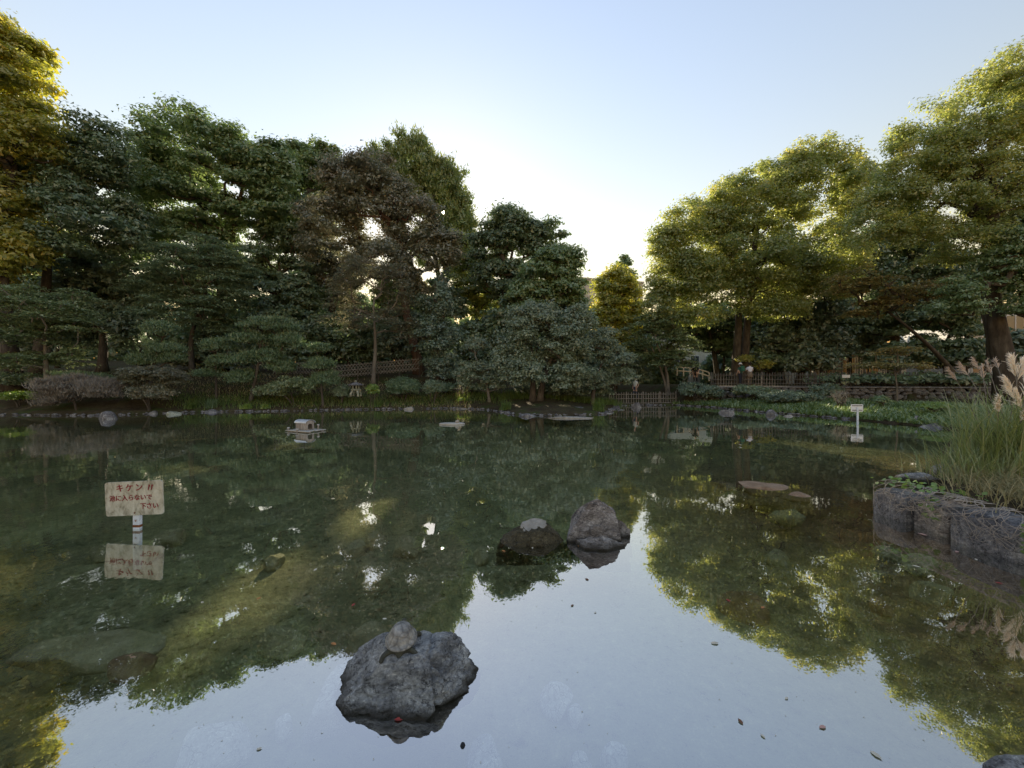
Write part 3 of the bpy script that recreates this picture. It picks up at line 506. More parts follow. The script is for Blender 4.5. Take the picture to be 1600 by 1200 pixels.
shrub('shrub', 'spreading bare grey shrub over the water at the left', [(120, 605, 55, 22), (90, 622, 35, 16), (160, 610, 35, 22), (70, 630, 18, 9)], 19, 'bare', group=GS, rc=.4, per=230, size=.16, aspect=.12, mode='spike', dens=1.4)
shrub('shrub', 'domed brown-green low maple beside the bare grey shrub', [(235, 585, 45, 17), (270, 590, 25, 14), (205, 592, 25, 12)], 19.8, 'brown', group=GS, rc=.35, flat=.3, per=240, size=.08, mode='layer')
shrub('shrub', 'brown twiggy bush under the domed low maple', [(235, 615, 38, 16)], 19.5, 'brown', group=GS, rc=.3, per=150, size=.07)
shrub('shrub', 'bright green low bush at the left edge of the shore', [(30, 620, 28, 9)], 19.8, 'bright', group=GS, rc=.25, per=170)
shrub('shrub', 'dark low bushes under the left maple', [(30, 600, 60, 18), (-30, 600, 50, 20)], 22, 'dark', group=GS, rc=.4, per=170, size=.1)
shrub('shrub', 'yellow-green leafy plant right of the stone lantern', [(582, 610, 11, 10)], 22.8, 'bright', group=GS, rc=.2, per=70, size=.12)
shrub('shrub', 'sunlit yellow plant at the edge of the far shore', [(721, 627, 7, 6)], 23.4, 'bright', group=GS, rc=.14, per=60, size=.1)
shrub('shrub', 'olive bush below the narrow upright pine', [(460, 605, 40, 16), (420, 612, 30, 12)], 21.8, 'maple', group=GS, rc=.35, per=150, size=.09)
shrub('shrub', 'dark shrubs along the foot of the lattice fence', [(720, 610, 40, 14), (760, 618, 30, 10)], 25, 'dark', group=GS, rc=.4, per=170, size=.1)
shrub('shrub', 'dark undergrowth below the big rounded evergreen', [(870, 610, 60, 14), (930, 612, 30, 12)], 24.5, 'bluedark', group=GS, rc=.35, per=170, size=.1)
shrub('shrub', 'dark green bush right of the bridge fence', [(1085, 610, 28, 13), (1110, 615, 22, 12)], 25.8, 'bluedark', group=GS, rc=.35, per=170, size=.1, zbase=.1)
shrub('shrub', 'grey-green bush at the foot of the wall below the visitors', [(1170, 612, 30, 11), (1200, 616, 25, 9)], 24.6, 'greymaple', group=GS, rc=.3, per=150, size=.09, zbase=.2)
shrub('shrub', 'dark leafy bush on the wall left of the white notice', [(1235, 622, 45, 12), (1290, 612, 25, 14)], 22, 'bluedark', group=GS, rc=.3, per=150, size=.09, zbase=.2)
shrub('shrub', 'round green bush behind the white-backed sign', [(1375, 632, 17, 14)], 18.5, 'mid', group=GS, rc=.25, per=170, size=.07)
shrub('shrub', 'yellow-green bush behind the pointed shore rock', [(1462, 641, 28, 12)], 15.8, 'bright', group=GS, rc=.22, per=170, size=.07)
shrub('shrub', 'bare pale twigs standing left of the white-backed sign', [(1313, 622, 16, 14)], 19, 'bare', group=GS, rc=.3, per=14, size=.28, aspect=.06, mode='spike')
shrub('shrub', 'yellow leafed sapling beside the two visitors', [(1195, 572, 14, 10), (1165, 562, 14, 8)], 30.5, 'yellow', group=GS, rc=.35, per=60, size=.14, zbase=1.25)
def blades(name, label, pts, leaf, h, n, w=.02, bend=.5, cat=None, kind=None, group=None, parent=None, jit=.25, seed=1, wob=1.0, segs=3):
    rng = np.random.default_rng(seed); pts = np.array(pts, float); k = rng.integers(0, len(pts), n)
    b = pts[k] + rng.normal(size=(n, 3)) * np.array([jit, jit, 0]); a = rng.uniform(0, 6.28, n); hh = h * rng.uniform(.5, 1.15, n)
    if parent is None: b[:, 2] = ground_z(b[:, 0], b[:, 1]) - .03
    dr = np.stack([np.cos(a), np.sin(a), a * 0], -1); sd = np.stack([-np.sin(a), np.cos(a), a * 0], -1); bd = bend * rng.uniform(.3, 1.3, n) * wob
    out = []
    def pt(u): return b + dr * (hh * bd * u ** 1.8)[:, None] + np.array([0, 0, 1]) * (hh * (u - .35 * np.minimum(bd, 1.6) * u ** 2.6))[:, None]
    for i in range(segs):
        u0, u1 = i / segs, (i + 1) / segs; w0, w1 = w * (1 - u0 * .85), w * (1 - u1 * .85)
        p, q = pt(u0), pt(u1); out.append(np.stack([p - sd * w0, p + sd * w0, q + sd * w1, q - sd * w1], 1))
    t = np.clip(.5 + .25 * rng.normal(size=n), 0, 1)
    off = np.zeros(3) if parent is None else np.array(parent.location)
    me = quads(name, np.concatenate(out) - off, M[leaf], np.concatenate([t] * segs))
    return link(name, me, parent, label=label, cat=cat, kind=kind, group=group)
def line(px0, y0, px1, y1, n, z=0.1): return [np.array(W(px0 + (px1 - px0) * t, y0 + (y1 - y0) * t, z)) for t in np.linspace(0, 1, n)]
blades('bank_grass', 'short grass along the left and middle shore', line(280, 639, 760, 633, 60), 'grass', .28, 6500, .014, .6, kind='stuff', jit=.5, seed=2)
blades('bank_grass', 'olive litter and grass on the left slope behind the shore', [(x, y, 0) for x in np.arange(-24, -3, .7) for y in (22.5, 23.5, 24.5, 25.5)], 'drygrass', .22, 6500, .014, .7, kind='stuff', jit=.5, seed=3)
blades('bank_grass', 'tall reedy grass on the low middle point', line(780, 634, 960, 632, 40), 'grass', .5, 3500, .014, .4, kind='stuff', jit=.5, seed=4)
rg = np.random.default_rng(77); gx = rg.uniform(11, 27, 60000); gy = rg.uniform(11.5, 26.3, 60000); gs = pond_sd(gx, gy); ly_ = WALL_A[1] + (gx - WALL_A[0]) / (WALL_B[0] - WALL_A[0]) * (WALL_B[1] - WALL_A[1])
okk = (gs > .03) & (gs < 7) & (gy < ly_ - .1); gp = np.stack([gx, gy, gx * 0], -1)[okk]
blades('ground_cover', 'leafy green ground cover along the right shore', gp, 'grass', .24, 13000, .035, .9, kind='stuff', jit=.02, seed=5, segs=2)
blades('ground_cover', 'darker ivy-like ground cover below the stone wall at the right', gp, 'mid', .30, 12000, .045, .9, kind='stuff', jit=.02, seed=6, segs=2)
for i, (px, py, D, lf, h) in enumerate([(300, 632, 20.6, 'grass', .5), (332, 628, 20.9, 'pine', .6), (385, 630, 21, 'bright', .35), (415, 632, 21.2, 'bright', .3), (590, 636, 22.6, 'grass', .5), (935, 634, 19.8, 'grass', .75), (790, 636, 20.5, 'grass', .6)]):
    c = P(px, py, D); lab = ['arching grass tuft at the shore right of the brown bush', 'spiky dark-green tuft on the shore below the small pine', 'bright green leafy tuft below the largest pine', 'pale green tuft right of the bright one below the largest pine',
           'grassy tuft below the stone lantern', 'tall green reed tuft beside the flat shore rocks', 'reed tuft at the left end of the low middle point'][i]
    gt = empty('grass_tuft', (c.x, c.y, gz(c.x, c.y)), label=lab, cat='grass tuft', group='grass tufts on the shore')
    blades('blades', None, [(c.x, c.y, gt.location.z - .03)], lf, h, 160, .016, .7, kind='stuff', jit=.12, seed=20 + i, parent=gt)
# a wood beyond that reads as one dark mass
rng = np.random.default_rng(5); n = 100000
az = rng.uniform(-1.5, 1.9, n); yy = rng.uniform(41, 50, n); cx = az * yy; zt = 11 - 4.5 * ss(.05, .2, az) + 1.8 * np.sin(az * 9) + 1.5 * np.sin(az * 23 + 1) - 1.5 * ss(.3, .5, az)
cz = rng.uniform(0, 1, n) ** 1.15 * zt + .6; hole = (np.abs(az - .475) < .022) | ((az > 1.22) & (az < 1.32)); c_ = np.stack([cx, yy, cz], -1)[~hole]
c_ = c_[carve(c_)]
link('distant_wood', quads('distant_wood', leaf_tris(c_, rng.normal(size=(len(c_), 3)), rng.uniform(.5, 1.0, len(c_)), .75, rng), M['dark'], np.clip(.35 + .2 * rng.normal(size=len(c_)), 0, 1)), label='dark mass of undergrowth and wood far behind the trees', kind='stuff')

# ------------------------------------------------------------------ rocks
def ico(n):
    bm = bmesh.new(); bmesh.ops.create_icosphere(bm, subdivisions=n, radius=1); v = np.array([q.co for q in bm.verts]); f = [[q.index for q in p.verts] for p in bm.faces]; bm.free(); return v, f
ICO = {n: ico(n) for n in (3, 4, 5, 6)}
def rock(name, label, c, d, m='rock', seed=1, n=4, cuts=9, amp=.10, cat='rock', group=None, rz=0, crack=None, planes=(), freq=1.6, sharp=.62, fine=.02, parent=None, prof=None):
    v, f = ICO[n]; v = v.copy(); r = np.random.default_rng(seed)
    for _ in range(cuts):
        k = r.normal(size=3); k /= np.linalg.norm(k); dd = r.uniform(sharp, .92); s = v @ k - dd; v -= np.where(s > 0, s, 0)[:, None] * k
    for k, dd in planes:
        k = np.array(k, float); k /= np.linalg.norm(k); s = v @ k - dd; v -= np.where(s > 0, s, 0)[:, None] * k
    nn = v / (np.linalg.norm(v, axis=1, keepdims=True) + 1e-9)
    v = v + nn * (amp * fnoise(v, seed + 9, freq, 4) + fine * fnoise(v, seed + 5, 7, 3, True))[:, None]
    if n >= 5: v = v + nn * (.012 * fnoise(v * np.array([1, 1, 1.7]), seed + 21, 13, 3, True) + .022 * np.clip(fnoise(v, seed + 31, 5, 3, True), -1, .2))[:, None]
    if crack is not None:
        for k, dd, w, dep in crack:
            k = np.array(k, float); k /= np.linalg.norm(k); s = v @ k - dd + .03 * fnoise(v, seed + 2, 5, 3); g = np.exp(-(s / w) ** 2); v -= nn * (dep * g)[:, None]
    if prof is not None: v = prof(v)
    v = v * np.array(d)
    o = link(name, mesh(name, v, f, M[m], True), parent, c, (0, 0, rz), label=label, cat=cat, group=group); return o
rock('turtle_rock', 'dark cracked boulder with the turtle on top, nearest in the water', (-.595, 2.19, -.01), (.405, .30, .232), 'rock', 12, 6, 5, .05,
     crack=[((1, .12, .10), .44, .02, .09), ((.5, -.3, 1), .25, .016, .04), ((1, 0, -.5), -.1, .013, .03), ((-.3, .2, 1), .0, .013, .03), ((.8, -.2, .6), -.35, .012, .03)],
     planes=[((-.1, -.9, .42), .80), ((-.8, -.2, .6), .78), ((.85, -.1, .5), .80), ((0, .1, 1), .86)], sharp=.8, fine=.03)
GR = 'rocks standing in the pond'
def hull(name, pts, m, seed, parent, loc=(0, 0, 0), cuts=9, amp=.012, fine=.006, **k):
    bm = bmesh.new()
    for q in pts: bm.verts.new(q)
    r_ = bmesh.ops.convex_hull(bm, input=bm.verts[:]); bmesh.ops.delete(bm, geom=[g for g in set(r_['geom_interior']) | set(r_['geom_unused']) if isinstance(g, bmesh.types.BMVert)], context='VERTS')
    bmesh.ops.subdivide_edges(bm, edges=bm.edges[:], cuts=cuts, use_grid_fill=True); bmesh.ops.triangulate(bm, faces=bm.faces[:]); bm.verts.index_update()
    v = np.array([q.co for q in bm.verts]); nn = np.array([q.normal for q in bm.verts]); f = [[q.index for q in p_.verts] for p_ in bm.faces]; bm.free()
    c_ = v.mean(0); d_ = v - c_; d_ /= np.linalg.norm(d_, axis=1, keepdims=True) + 1e-9
    v = v + d_ * (amp * fnoise(v, seed, 12, 3) + fine * fnoise(v * np.array([1, 1, 1.8]), seed + 1, 45, 3, True))[:, None]
    return link(name, mesh(name, v, f, M[m]), parent, loc, **k)
lr = empty('pond_rock', (W(830, 850).x, 4.08, 0), label='low brown rock with a pale flat top, left of the tall wedge rock', cat='rock', group=GR)
hull('boulder', [(-.37, -.14, -.2), (.36, -.12, -.2), (-.36, .1, -.2), (.34, .24, -.2), (-.34, -.06, -.02), (-.14, -.06, .112), (.11, -.10, .128), (.01, .11, .17), (.19, .10, .15), (-.28, .08, .03), (.25, -.02, .08), (.34, .0, .0), (.10, -.17, .02), (-.2, -.16, 0)], 'mossdark', 31, lr)
hull('pale_cap', [(.03 + .135 * math.cos(a_) * (1 + .18 * math.sin(3 * a_)) * s_, .005 + .105 * math.sin(a_) * s_, .143 + .045 * math.sin(a_) + .012 * math.cos(a_) + z_) for s_, z_ in ((1, -.02), (1, .004), (.8, .014)) for a_ in np.linspace(0, 6.0, 11)], 'sandrock', 33, lr, amp=.006, cuts=4)
rt = empty('pond_rock', (W(938, 845).x, 4.15, 0), label='tall wedge-shaped brown-grey broken rock in the middle of the pond', cat='rock', group=GR)
hull('main_block', [(-.36, -.15, -.25), (-.34, .2, -.25), (.22, -.15, -.25), (.24, .25, -.25), (-.35, -.12, .04), (-.09, .04, .365), (.0, .10, .385), (.19, .01, .27), (.21, .2, .24), (.20, -.14, .04), (-.25, .2, .15)], 'brownrock', 41, rt)
hull('front_slab', [(-.28, -.30, -.2), (.24, -.34, -.2), (-.26, -.18, .05), (-.02, -.16, .09), (.22, -.22, .025), (.25, -.2, -.2), (-.28, -.1, -.2), (0, -.33, .02), (-.2, -.3, .015)], 'brownrock', 42, rt)
hull('middle_block', [(-.12, -.2, -.05), (.06, -.2, -.05), (-.1, -.13, .16), (.0, -.12, .18), (.08, -.12, .09), (-.13, 0, .1), (.08, 0, .05)], 'brownrock', 44, rt)
hull('side_block', [(.15, -.05, -.2), (.36, -.05, -.2), (.38, .15, -.2), (.2, .05, .17), (.27, .06, .155), (.35, .04, .07), (.17, .2, -.2), (.2, .2, .1)], 'brownrock', 43, rt)
def srock(label, px, py, rx, h, m='shorerock', seed=1, ry=None, g='rocks along the far shore', name='shore_rock', z=-.04, **k):
    k.setdefault('sharp', .45)
    p = W(px, py, 0); q = p.y / F; rock(name, label, (p.x, p.y + rx * q * .4, z), (rx * q * 1.1, (ry or rx * .7) * q, h * q * .78), m, seed, 4, 16, .10, group=g, **k)
srock('grey rock at the waterline below the bare shrub', 162, 655, 15, 17, seed=51)
srock('pale flat rock at the shore left of the spiky tuft', 265, 648, 19, 11, 'lichen', 52)
srock('small grey rock left of the pale flat shore rock', 232, 647, 12, 9, seed=53)
srock('low grey rock under the spiky dark-green tuft', 325, 645, 14, 8, seed=54)
srock('small rock on the shore below the largest pine', 400, 644, 9, 5, seed=55)
srock('pale stone on the shore below the widest clipped bush', 638, 640, 9, 7, 'sandrock', 56)
srock('low rock on the shore under the sunlit plant', 724, 639, 10, 4, 'sandrock', 57)
srock('dark pointed rock left of the flat shore slabs', 822, 651, 17, 13, seed=58)
srock('long dark jagged rock lying on the flat shore slabs', 895, 645, 34, 15, seed=59, ry=14)
srock('wide pale slab at the front of the low middle point', 885, 655, 52, 6, 'sandrock', 60, ry=16, sharp=.5)
srock('pale slab at the left of the low middle point', 815, 646, 40, 4, 'sandrock', 61, ry=14, sharp=.5)
srock('flat pale slab right of the jagged rock', 935, 647, 26, 5, 'sandrock', 62, ry=12, sharp=.5)
srock('dark boulder behind the reed tuft near the bridge fence', 937, 634, 14, 14, seed=63)
srock('small pale stone in the water before the bridge fence', 972, 641, 9, 4, 'sandrock', 64)
srock('dark stone standing against the bridge fence', 995, 637, 10, 12, seed=65)
srock('dark rock in the water left of the two right-hand stones', 1139, 646, 13, 10, seed=66)
srock('larger dark rock beside the small pale stone on the right shore', 1212, 649, 15, 13, seed=67)
srock('small pale stone right of the larger dark rock', 1234, 651, 10, 7, 'sandrock', 68)
srock('dark pointed rock at the waterline before the yellow-green bush', 1440, 663, 12, 25, seed=69, ry=9)
srock('low rounded rock right of the pointed one on the right shore', 1474, 669, 22, 14, seed=70)
rock('bank_rock', 'grey stone at the bottom right corner on the near bank', (2.22, 1.60, -.06), (.25, .14, .15), 'rock', 77, 5, 7, .06, group='rocks on the near bank')
pv = []; pf = []; rp = np.random.default_rng(61); v3, f3 = ICO[3]
bm = bmesh.new(); bmesh.ops.create_icosphere(bm, subdivisions=1, radius=1); v1 = np.array([q.co for q in bm.verts]); f1 = np.array([[q.index for q in p_.verts] for p_ in bm.faces]); bm.free()
for a, b, n_ in [(POND[i], POND[i + 1], 0) for i in range(10, 29)]:
    L_ = np.linalg.norm(b - a)
    for _ in range(int(L_ * 16)):
        q = a + (b - a) * rp.uniform() + rp.normal(size=2) * .12; s = rp.uniform(.03, .12); k0 = len(pv) * 12
        pv.append(v1 * (1 + .25 * rp.normal(size=(12, 1))) * np.array([s, s * .8, s * .55]) + np.array([q[0], q[1], rp.uniform(0, .05)])); pf.append(f1 + k0)
link('shore_pebbles', mesh('shore_pebbles', np.concatenate(pv), np.concatenate(pf), M['shorerock']), label='small stones strewn along the far waterline', kind='stuff')
# stones under water
GU = 'stones lying under the water'
def ustone(label, px, py, rx, ry, h=.10, m='mossrock', seed=1, z=None, rz=0, cuts=10, **k):
    p = W(px, py, -.22); zz = gz(p.x, p.y) if z is None else z; p = W(px, py, zz + h * .5); q = p.y / F
    rock('sunken_stone', label, (p.x, p.y, zz + h * .25), (rx * q, max(ry * p.y * p.y / (EYE * F), .05), h), m, seed, 4, cuts, .07, group=GU, rz=rz, sharp=.55, **k)
ustone('longest sunken slab at the left, just under the surface', 140, 1012, 108, 32, .09, seed=81, rz=.12, z=-.14)
ustone('orange-brown slab end poking out under the longest slab', 205, 1040, 42, 16, .08, 'redrock', 82, z=-.10)
ustone('sunken oblong block behind the turtle rock to the left', 437, 996, 46, 18, .10, seed=83, rz=-.25, z=-.2)
ustone('sunken block hidden behind the left of the turtle rock', 572, 998, 36, 20, .14, seed=84, rz=.3)
ustone('pale sunken boulder at the bottom left under the sky reflection', 330, 1172, 58, 38, .16, 'palerock', 85, cuts=3)
ustone('pale sunken flank left of the turtle rock', 530, 1085, 38, 55, .2, 'palerock', 86, cuts=3)
ustone('round pale sunken stone right of the turtle rock', 870, 1092, 27, 22, .1, 'palerock', 87, cuts=3)
ustone('small sunken stone touching the round pale one', 900, 1112, 14, 15, .08, 'palerock', 88)
ustone('sunken stone at the bottom edge right of the turtle rock', 757, 1182, 27, 24, .1, 'palerock', 89, cuts=3)
ustone('sunken stone at the bottom edge, second right of the turtle rock', 962, 1186, 24, 18, .1, 'palerock', 90, cuts=3)
ustone('sunken stone at the bottom edge, small and farthest right', 908, 1194, 18, 14, .09, 'palerock', 91)
ustone('small faint sunken stone left of the turtle rock near the bottom', 445, 1135, 16, 13, .08, 'palerock', 92)
ustone('flat dark stone under water left of the sun glitter', 590, 841, 16, 8, .14, seed=93)
ustone('wider flat stone under water beside the sun glitter', 635, 853, 26, 9, .16, seed=94)
ustone('small flat stone under water, leftmost of three near the glitter', 556, 856, 13, 8, .12, seed=95)
ustone('small stone under water left of the pale-topped rock', 752, 866, 13, 8, .12, seed=96)
ustone('sunken slab left of the warning sign post', 172, 858, 28, 9, .15, seed=97)
ustone('pale sunken slab at the foot of the warning sign post', 226, 858, 30, 9, .15, seed=98)
ustone('dark sunken slab right of the warning sign post', 262, 838, 26, 7, .15, seed=99)
ustone('sunken stone alone between the sign and the sunlit bed', 428, 876, 16, 9, .12, seed=100)
ustone('largest reddish slab breaking the surface at the right', 1188, 760, 46, 11, .09, 'redrock', 101, z=-.07)
ustone('reddish slab just under water right of the largest one', 1246, 775, 24, 7, .08, 'redrock', 102, z=-.07)
ustone('faint reddish slab left of the largest reddish one', 1130, 757, 18, 7, .06, 'redrock', 103, z=-.10)
ustone('long dark stone under water below the reddish slabs', 1232, 805, 30, 6, .12, seed=104, z=-.18)
ustone('dark reddish stone under the reflected camphor', 1162, 942, 36, 18, .16, 'redrock', 105)
ustone('brown stone under water in the right middle', 1378, 948, 18, 8, .1, 'redrock', 106)
ustone('grey stone under water before the stone edging', 1440, 880, 26, 9, .12, seed=107)
ustone('mossy stone under water left of the stone edging', 1385, 864, 22, 9, .12, seed=108)
ustone('flat grey stone under water below the reddish slabs', 1212, 870, 18, 7, .12, seed=109)
ustone('dark stone under water nearest the ivy wall', 1460, 925, 34, 10, .13, seed=110)

# ------------------------------------------------------------------ turtle
tt = empty('turtle', (-.625, 2.17, .205), rz=.15, label='grey-shelled turtle basking on top of the dark cracked boulder', cat='turtle')
v, f = ICO[5]; v = v.copy(); v[:, 2] = np.where(v[:, 2] < -.12, -.12 + (v[:, 2] + .12) * .12, v[:, 2])
rim = np.exp(-((v[:, 2] + .05) / .14) ** 2); v[:, :2] *= (1 + .26 * rim)[:, None]
ang = np.arctan2(v[:, 1], v[:, 0]); rad_ = np.hypot(v[:, 0], v[:, 1])
groove = np.zeros(len(v))
for g in (.42, .86): groove += np.exp(-((rad_ - g) / .022) ** 2)
sect = np.where(rad_ > .86, 24, 8); groove += np.exp(-(np.sin(ang * sect / 2) / .10) ** 2) * (rad_ > .42) * (v[:, 2] > -.1)
groove += np.exp(-(np.abs(v[:, 1]) - .22) ** 2 / .0006) * (rad_ < .42); v *= (1 - .045 * np.clip(groove, 0, 1))[:, None]
sh = link('shell', mesh('shell', v * np.array([.070, .082, .078]), f, M['shell'], True), tt, (0, 0, .042), (math.radians(4), 0, 0))
def skin(name, pts, edges, rad, m, parent=None, sub=2, root=0):
    me = bpy.data.meshes.new(name); me.from_pydata([tuple(p) for p in pts], edges, []); o = bpy.data.objects.new(name, me); C.objects.link(o)
    sm = o.modifiers.new('skin', 'SKIN'); sm.use_smooth_shade = True
    for i, r_ in enumerate(rad):
        d_ = me.skin_vertices[0].data[i]; d_.radius = (r_, r_) if not hasattr(r_, '__len__') else r_; d_.use_root = (i == root)
    s_ = o.modifiers.new('sub', 'SUBSURF'); s_.levels = sub; s_.render_levels = sub
    dg = bpy.context.evaluated_depsgraph_get(); nm = bpy.data.meshes.new_from_object(o.evaluated_get(dg)); bpy.data.objects.remove(o); bpy.data.meshes.remove(me)
    nm.materials.clear(); nm.materials.append(m); nm.name = name; nm.shade_smooth()
    return nm
tp = [(0, 0, .02), (0, .06, .03), (0, .10, .05), (0, .135, .065), (0, -.06, .01), (0, -.105, -.015)]; te = [(0, 1), (1, 2), (2, 3), (0, 4), (4, 5)]; trd = [.045, .035, .016, .017, .03, .006]
for sx_ in (-1, 1):
    for sy_ in (-1, 1):
        b_ = len(tp); tp += [(sx_ * .055, sy_ * .06, .012), (sx_ * .088, sy_ * .085, .0), (sx_ * .096, sy_ * .104, -.022)]; te += [(1 if sy_ > 0 else 4, b_), (b_, b_ + 1), (b_ + 1, b_ + 2)]; trd += [.016, .014, .012]
link('body', skin('body', tp, te, trd, M['turtle_skin']), tt)

# ------------------------------------------------------------------ signs
def text(body, size):
    cu = bpy.data.curves.new('t', 'FONT'); cu.body = body; cu.size = size; cu.extrude = .0012; cu.align_x = 'CENTER'; cu.align_y = 'CENTER'; cu.offset = size * .012
    o = bpy.data.objects.new('t', cu); C.objects.link(o); dg = bpy.context.evaluated_depsgraph_get(); me = bpy.data.meshes.new_from_object(o.evaluated_get(dg)); bpy.data.objects.remove(o)
    me.materials.clear(); me.materials.append(M['red']); return me
def rounded(w, h, r, t, n=5):
    pts = []
    for cx_, cz_, a0_ in ((w / 2 - r, h / 2 - r, 0), (-w / 2 + r, h / 2 - r, 90), (-w / 2 + r, -h / 2 + r, 180), (w / 2 - r, -h / 2 + r, 270)):
        for i in range(n): a = math.radians(a0_ + 90 * i / (n - 1)); pts.append((cx_ + r * math.cos(a), cz_ + r * math.sin(a)))
    k = len(pts); vv = [(x, -t / 2, z) for x, z in pts] + [(x, t / 2, z) for x, z in pts]
    return vv, [tuple(range(k)), tuple(range(2 * k - 1, k - 1, -1))] + [(i, i + k, (i + 1) % k + k, (i + 1) % k) for i in range(k)]
p = W(215, 826); s1 = empty('warning_sign', (p.x, p.y, 0), rz=.0, label='weathered warning sign with red Japanese writing standing in the water', cat='sign')
zc = P(213, 777, p.y).z
bd_ = MB().add(*rounded(.655, .385, .03, .012)).build('board', M['signpaint'], s1, loc=(0, -.035, zc), rot=(0, math.radians(-2.6), 0))
for body, x, z, s_, adv in (('キケン', -.155, .118, .092, .108), ('池に入らないで', -.245, .005, .070, .070), ('下さい', .10, -.095, .072, .070)):
    for q_, ch_ in enumerate(body): link('lettering', text(ch_, s_), bd_, (x + q_ * adv, -.008, z), (math.radians(90), 0, 0), kind='stuff')
for k in (0, 1): MB().tube([(.165 + k * .034, -.0075, .088), (.182 + k * .034, -.0075, .148)], [.004, .008], 6).build('lettering', M['red'], bd_)
for bx_, bz_ in ((0, -.165),): MB().lathe([(.001, 0), (.009, .001), (.007, .005), (.001, .006)], 8).build('bolt', M['rust'], bd_, True, loc=(bx_, -.006, bz_), rot=(math.radians(90), 0, 0))
ps = MB().box((0, 0, zc / 2 - .25), (.075, .04, zc + .5), bev=.004).build('post', M['post'], s1)
MB().box((0, 0, .035), (.079, .044, .03), bev=.004).build('rust_band', M['rust'], s1)
p = W(1340, 661); s2 = empty('notice_sign', (p.x, p.y, 0), rz=-.05, label='white-backed sign on a white post by the right-hand shore', cat='sign')
zc = P(1340, 637.5, p.y).z
b2 = MB().add(*rounded(.46, .29, .02, .012)).build('board', M['white'], s2, loc=(0, .03, zc))
for z in (-.09, .09): MB().box((0, -.012, z), (.38, .012, .025)).build('bracket', M['iron'], b2)
MB().box((0, 0, zc / 2 - .35), (.06, .04, zc + .75), bev=.004).build('post', M['post'], s2)
p = P(1322, 588, 25.3); s3 = empty('notice_board', (p.x, p.y, 1.25), label='small white notice board on the right-hand picket fence', cat='sign')
MB().box((0, 0, p.z - 1.25), (.52, .02, .20), bev=.004).build('board', M['white'], s3); MB().tube([(0, .02, -.05), (0, .02, p.z - 1.2)], .02, 6).build('post', M['picket'], s3)

# ------------------------------------------------------------------ duck house on its raft, floating platform
p = W(470, 675); dh = empty('duck_house', (p.x, p.y + .25, 0), rz=-.42, label='small wooden duck house with a curved tin roof on a raft', cat='duck house')
wv = MB()
for i in range(7): MB().box((-.27 + i * .09, -.19, .225), (.084, .018, .30), bev=.003).build('plank', M['planks'], dh); MB().box((-.27 + i * .09, .19, .225), (.084, .018, .30), bev=.003).build('plank', M['planks'], dh)
def gable(x, hole):
    N = 9; out = [(-.20, .075), (.20, .075)] + [(.20 * math.cos(math.pi * i / (N - 1)), .37 + .11 * math.sin(math.pi * i / (N - 1))) for i in range(N)]
    if not hole: k = len(out); return [(x, y, z) for y, z in out] + [(x + .018, y, z) for y, z in out], [tuple(range(k)), tuple(range(2 * k - 1, k - 1, -1))] + [(i, i + k, (i + 1) % k + k, (i + 1) % k) for i in range(k)]
    inn = [(-.10, .11), (.10, .11)] + [(.10 * math.cos(math.pi * i / (N - 1)), .30 + .035 * math.sin(math.pi * i / (N - 1))) for i in range(N)]; k = len(out)
    vv = [(x, y, z) for y, z in out + inn] + [(x + .018, y, z) for y, z in out + inn]; ff = []
    for i in range(k):
        j = (i + 1) % k; ff += [(i, j, j + k, i + k), (i + 2 * k, i + 3 * k, j + 3 * k, j + 2 * k), (i, i + 2 * k, j + 2 * k, j), (i + k, j + k, j + 3 * k, i + 3 * k)]
    return vv, ff
MB().add(*gable(.315, True)).build('front_wall', M['planks'], dh); MB().add(*gable(-.333, False)).build('back_wall', M['planks'], dh)
rv = []; rf = []; N = 13
for i in range(N):
    a = math.pi * (i / (N - 1)); y_, z_ = .245 * math.cos(a), .368 + .135 * math.sin(a)
    rv += [(-.37, y_, z_), (.37, y_, z_), (-.37, y_ * 1.03, z_ + .012), (.37, y_ * 1.03, z_ + .012)]
for i in range(N - 1): b = i * 4; rf += [(b, b + 1, b + 5, b + 4), (b + 2, b + 6, b + 7, b + 3), (b, b + 4, b + 6, b + 2), (b + 1, b + 3, b + 7, b + 5)]
rf += [(0, 2, 3, 1), (N * 4 - 4, N * 4 - 3, N * 4 - 1, N * 4 - 2)]
MB().add(rv, rf).build('roof', M['tin'], dh)
for i in range(7): MB().box((.06, -.40 + i * .133, .05), (1.45 - .1 * (i % 3), .125, .03), bev=.004).build('raft_board', M['raft'], dh)
for y in (-.33, .33): MB().tube([(-.62, y, .0), (.74, y, .0)], .05, 8).build('raft_float', M['planks'], dh)
for x, y, h in ((-.58, -.36, .05), (.42, .34, .16), (.1, -.45, .03)):
    q_ = MB().tube([(x, y, -.12), (x, y, .08 + h)], .035, 8).build('mooring_post', M['planks'], dh); MB().lathe([(.001, -.02), (.07, 0), (.065, .03), (.04, .05), (.001, .055)], 10, (x, y, .08 + h)).build('post_cap', M['palerock'], q_, True)
p = W(705, 664); fp = empty('floating_platform', (p.x, p.y + .2, 0), rz=.1, label='flat pale floating platform with a small lump, middle of the pond', cat='platform')
MB().lathe([(.40, -.03), (.48, .0), (.50, .03), (.46, .055), (.001, .065)], 20, sx=1, sy=.55).build('deck', M['raft'], fp, True)
rock('lump', None, (.20, 0, .10), (.09, .07, .065), 'sandrock', 120, 3, 4, .05, cat=None, parent=fp)

dh.scale = (.75,) * 3
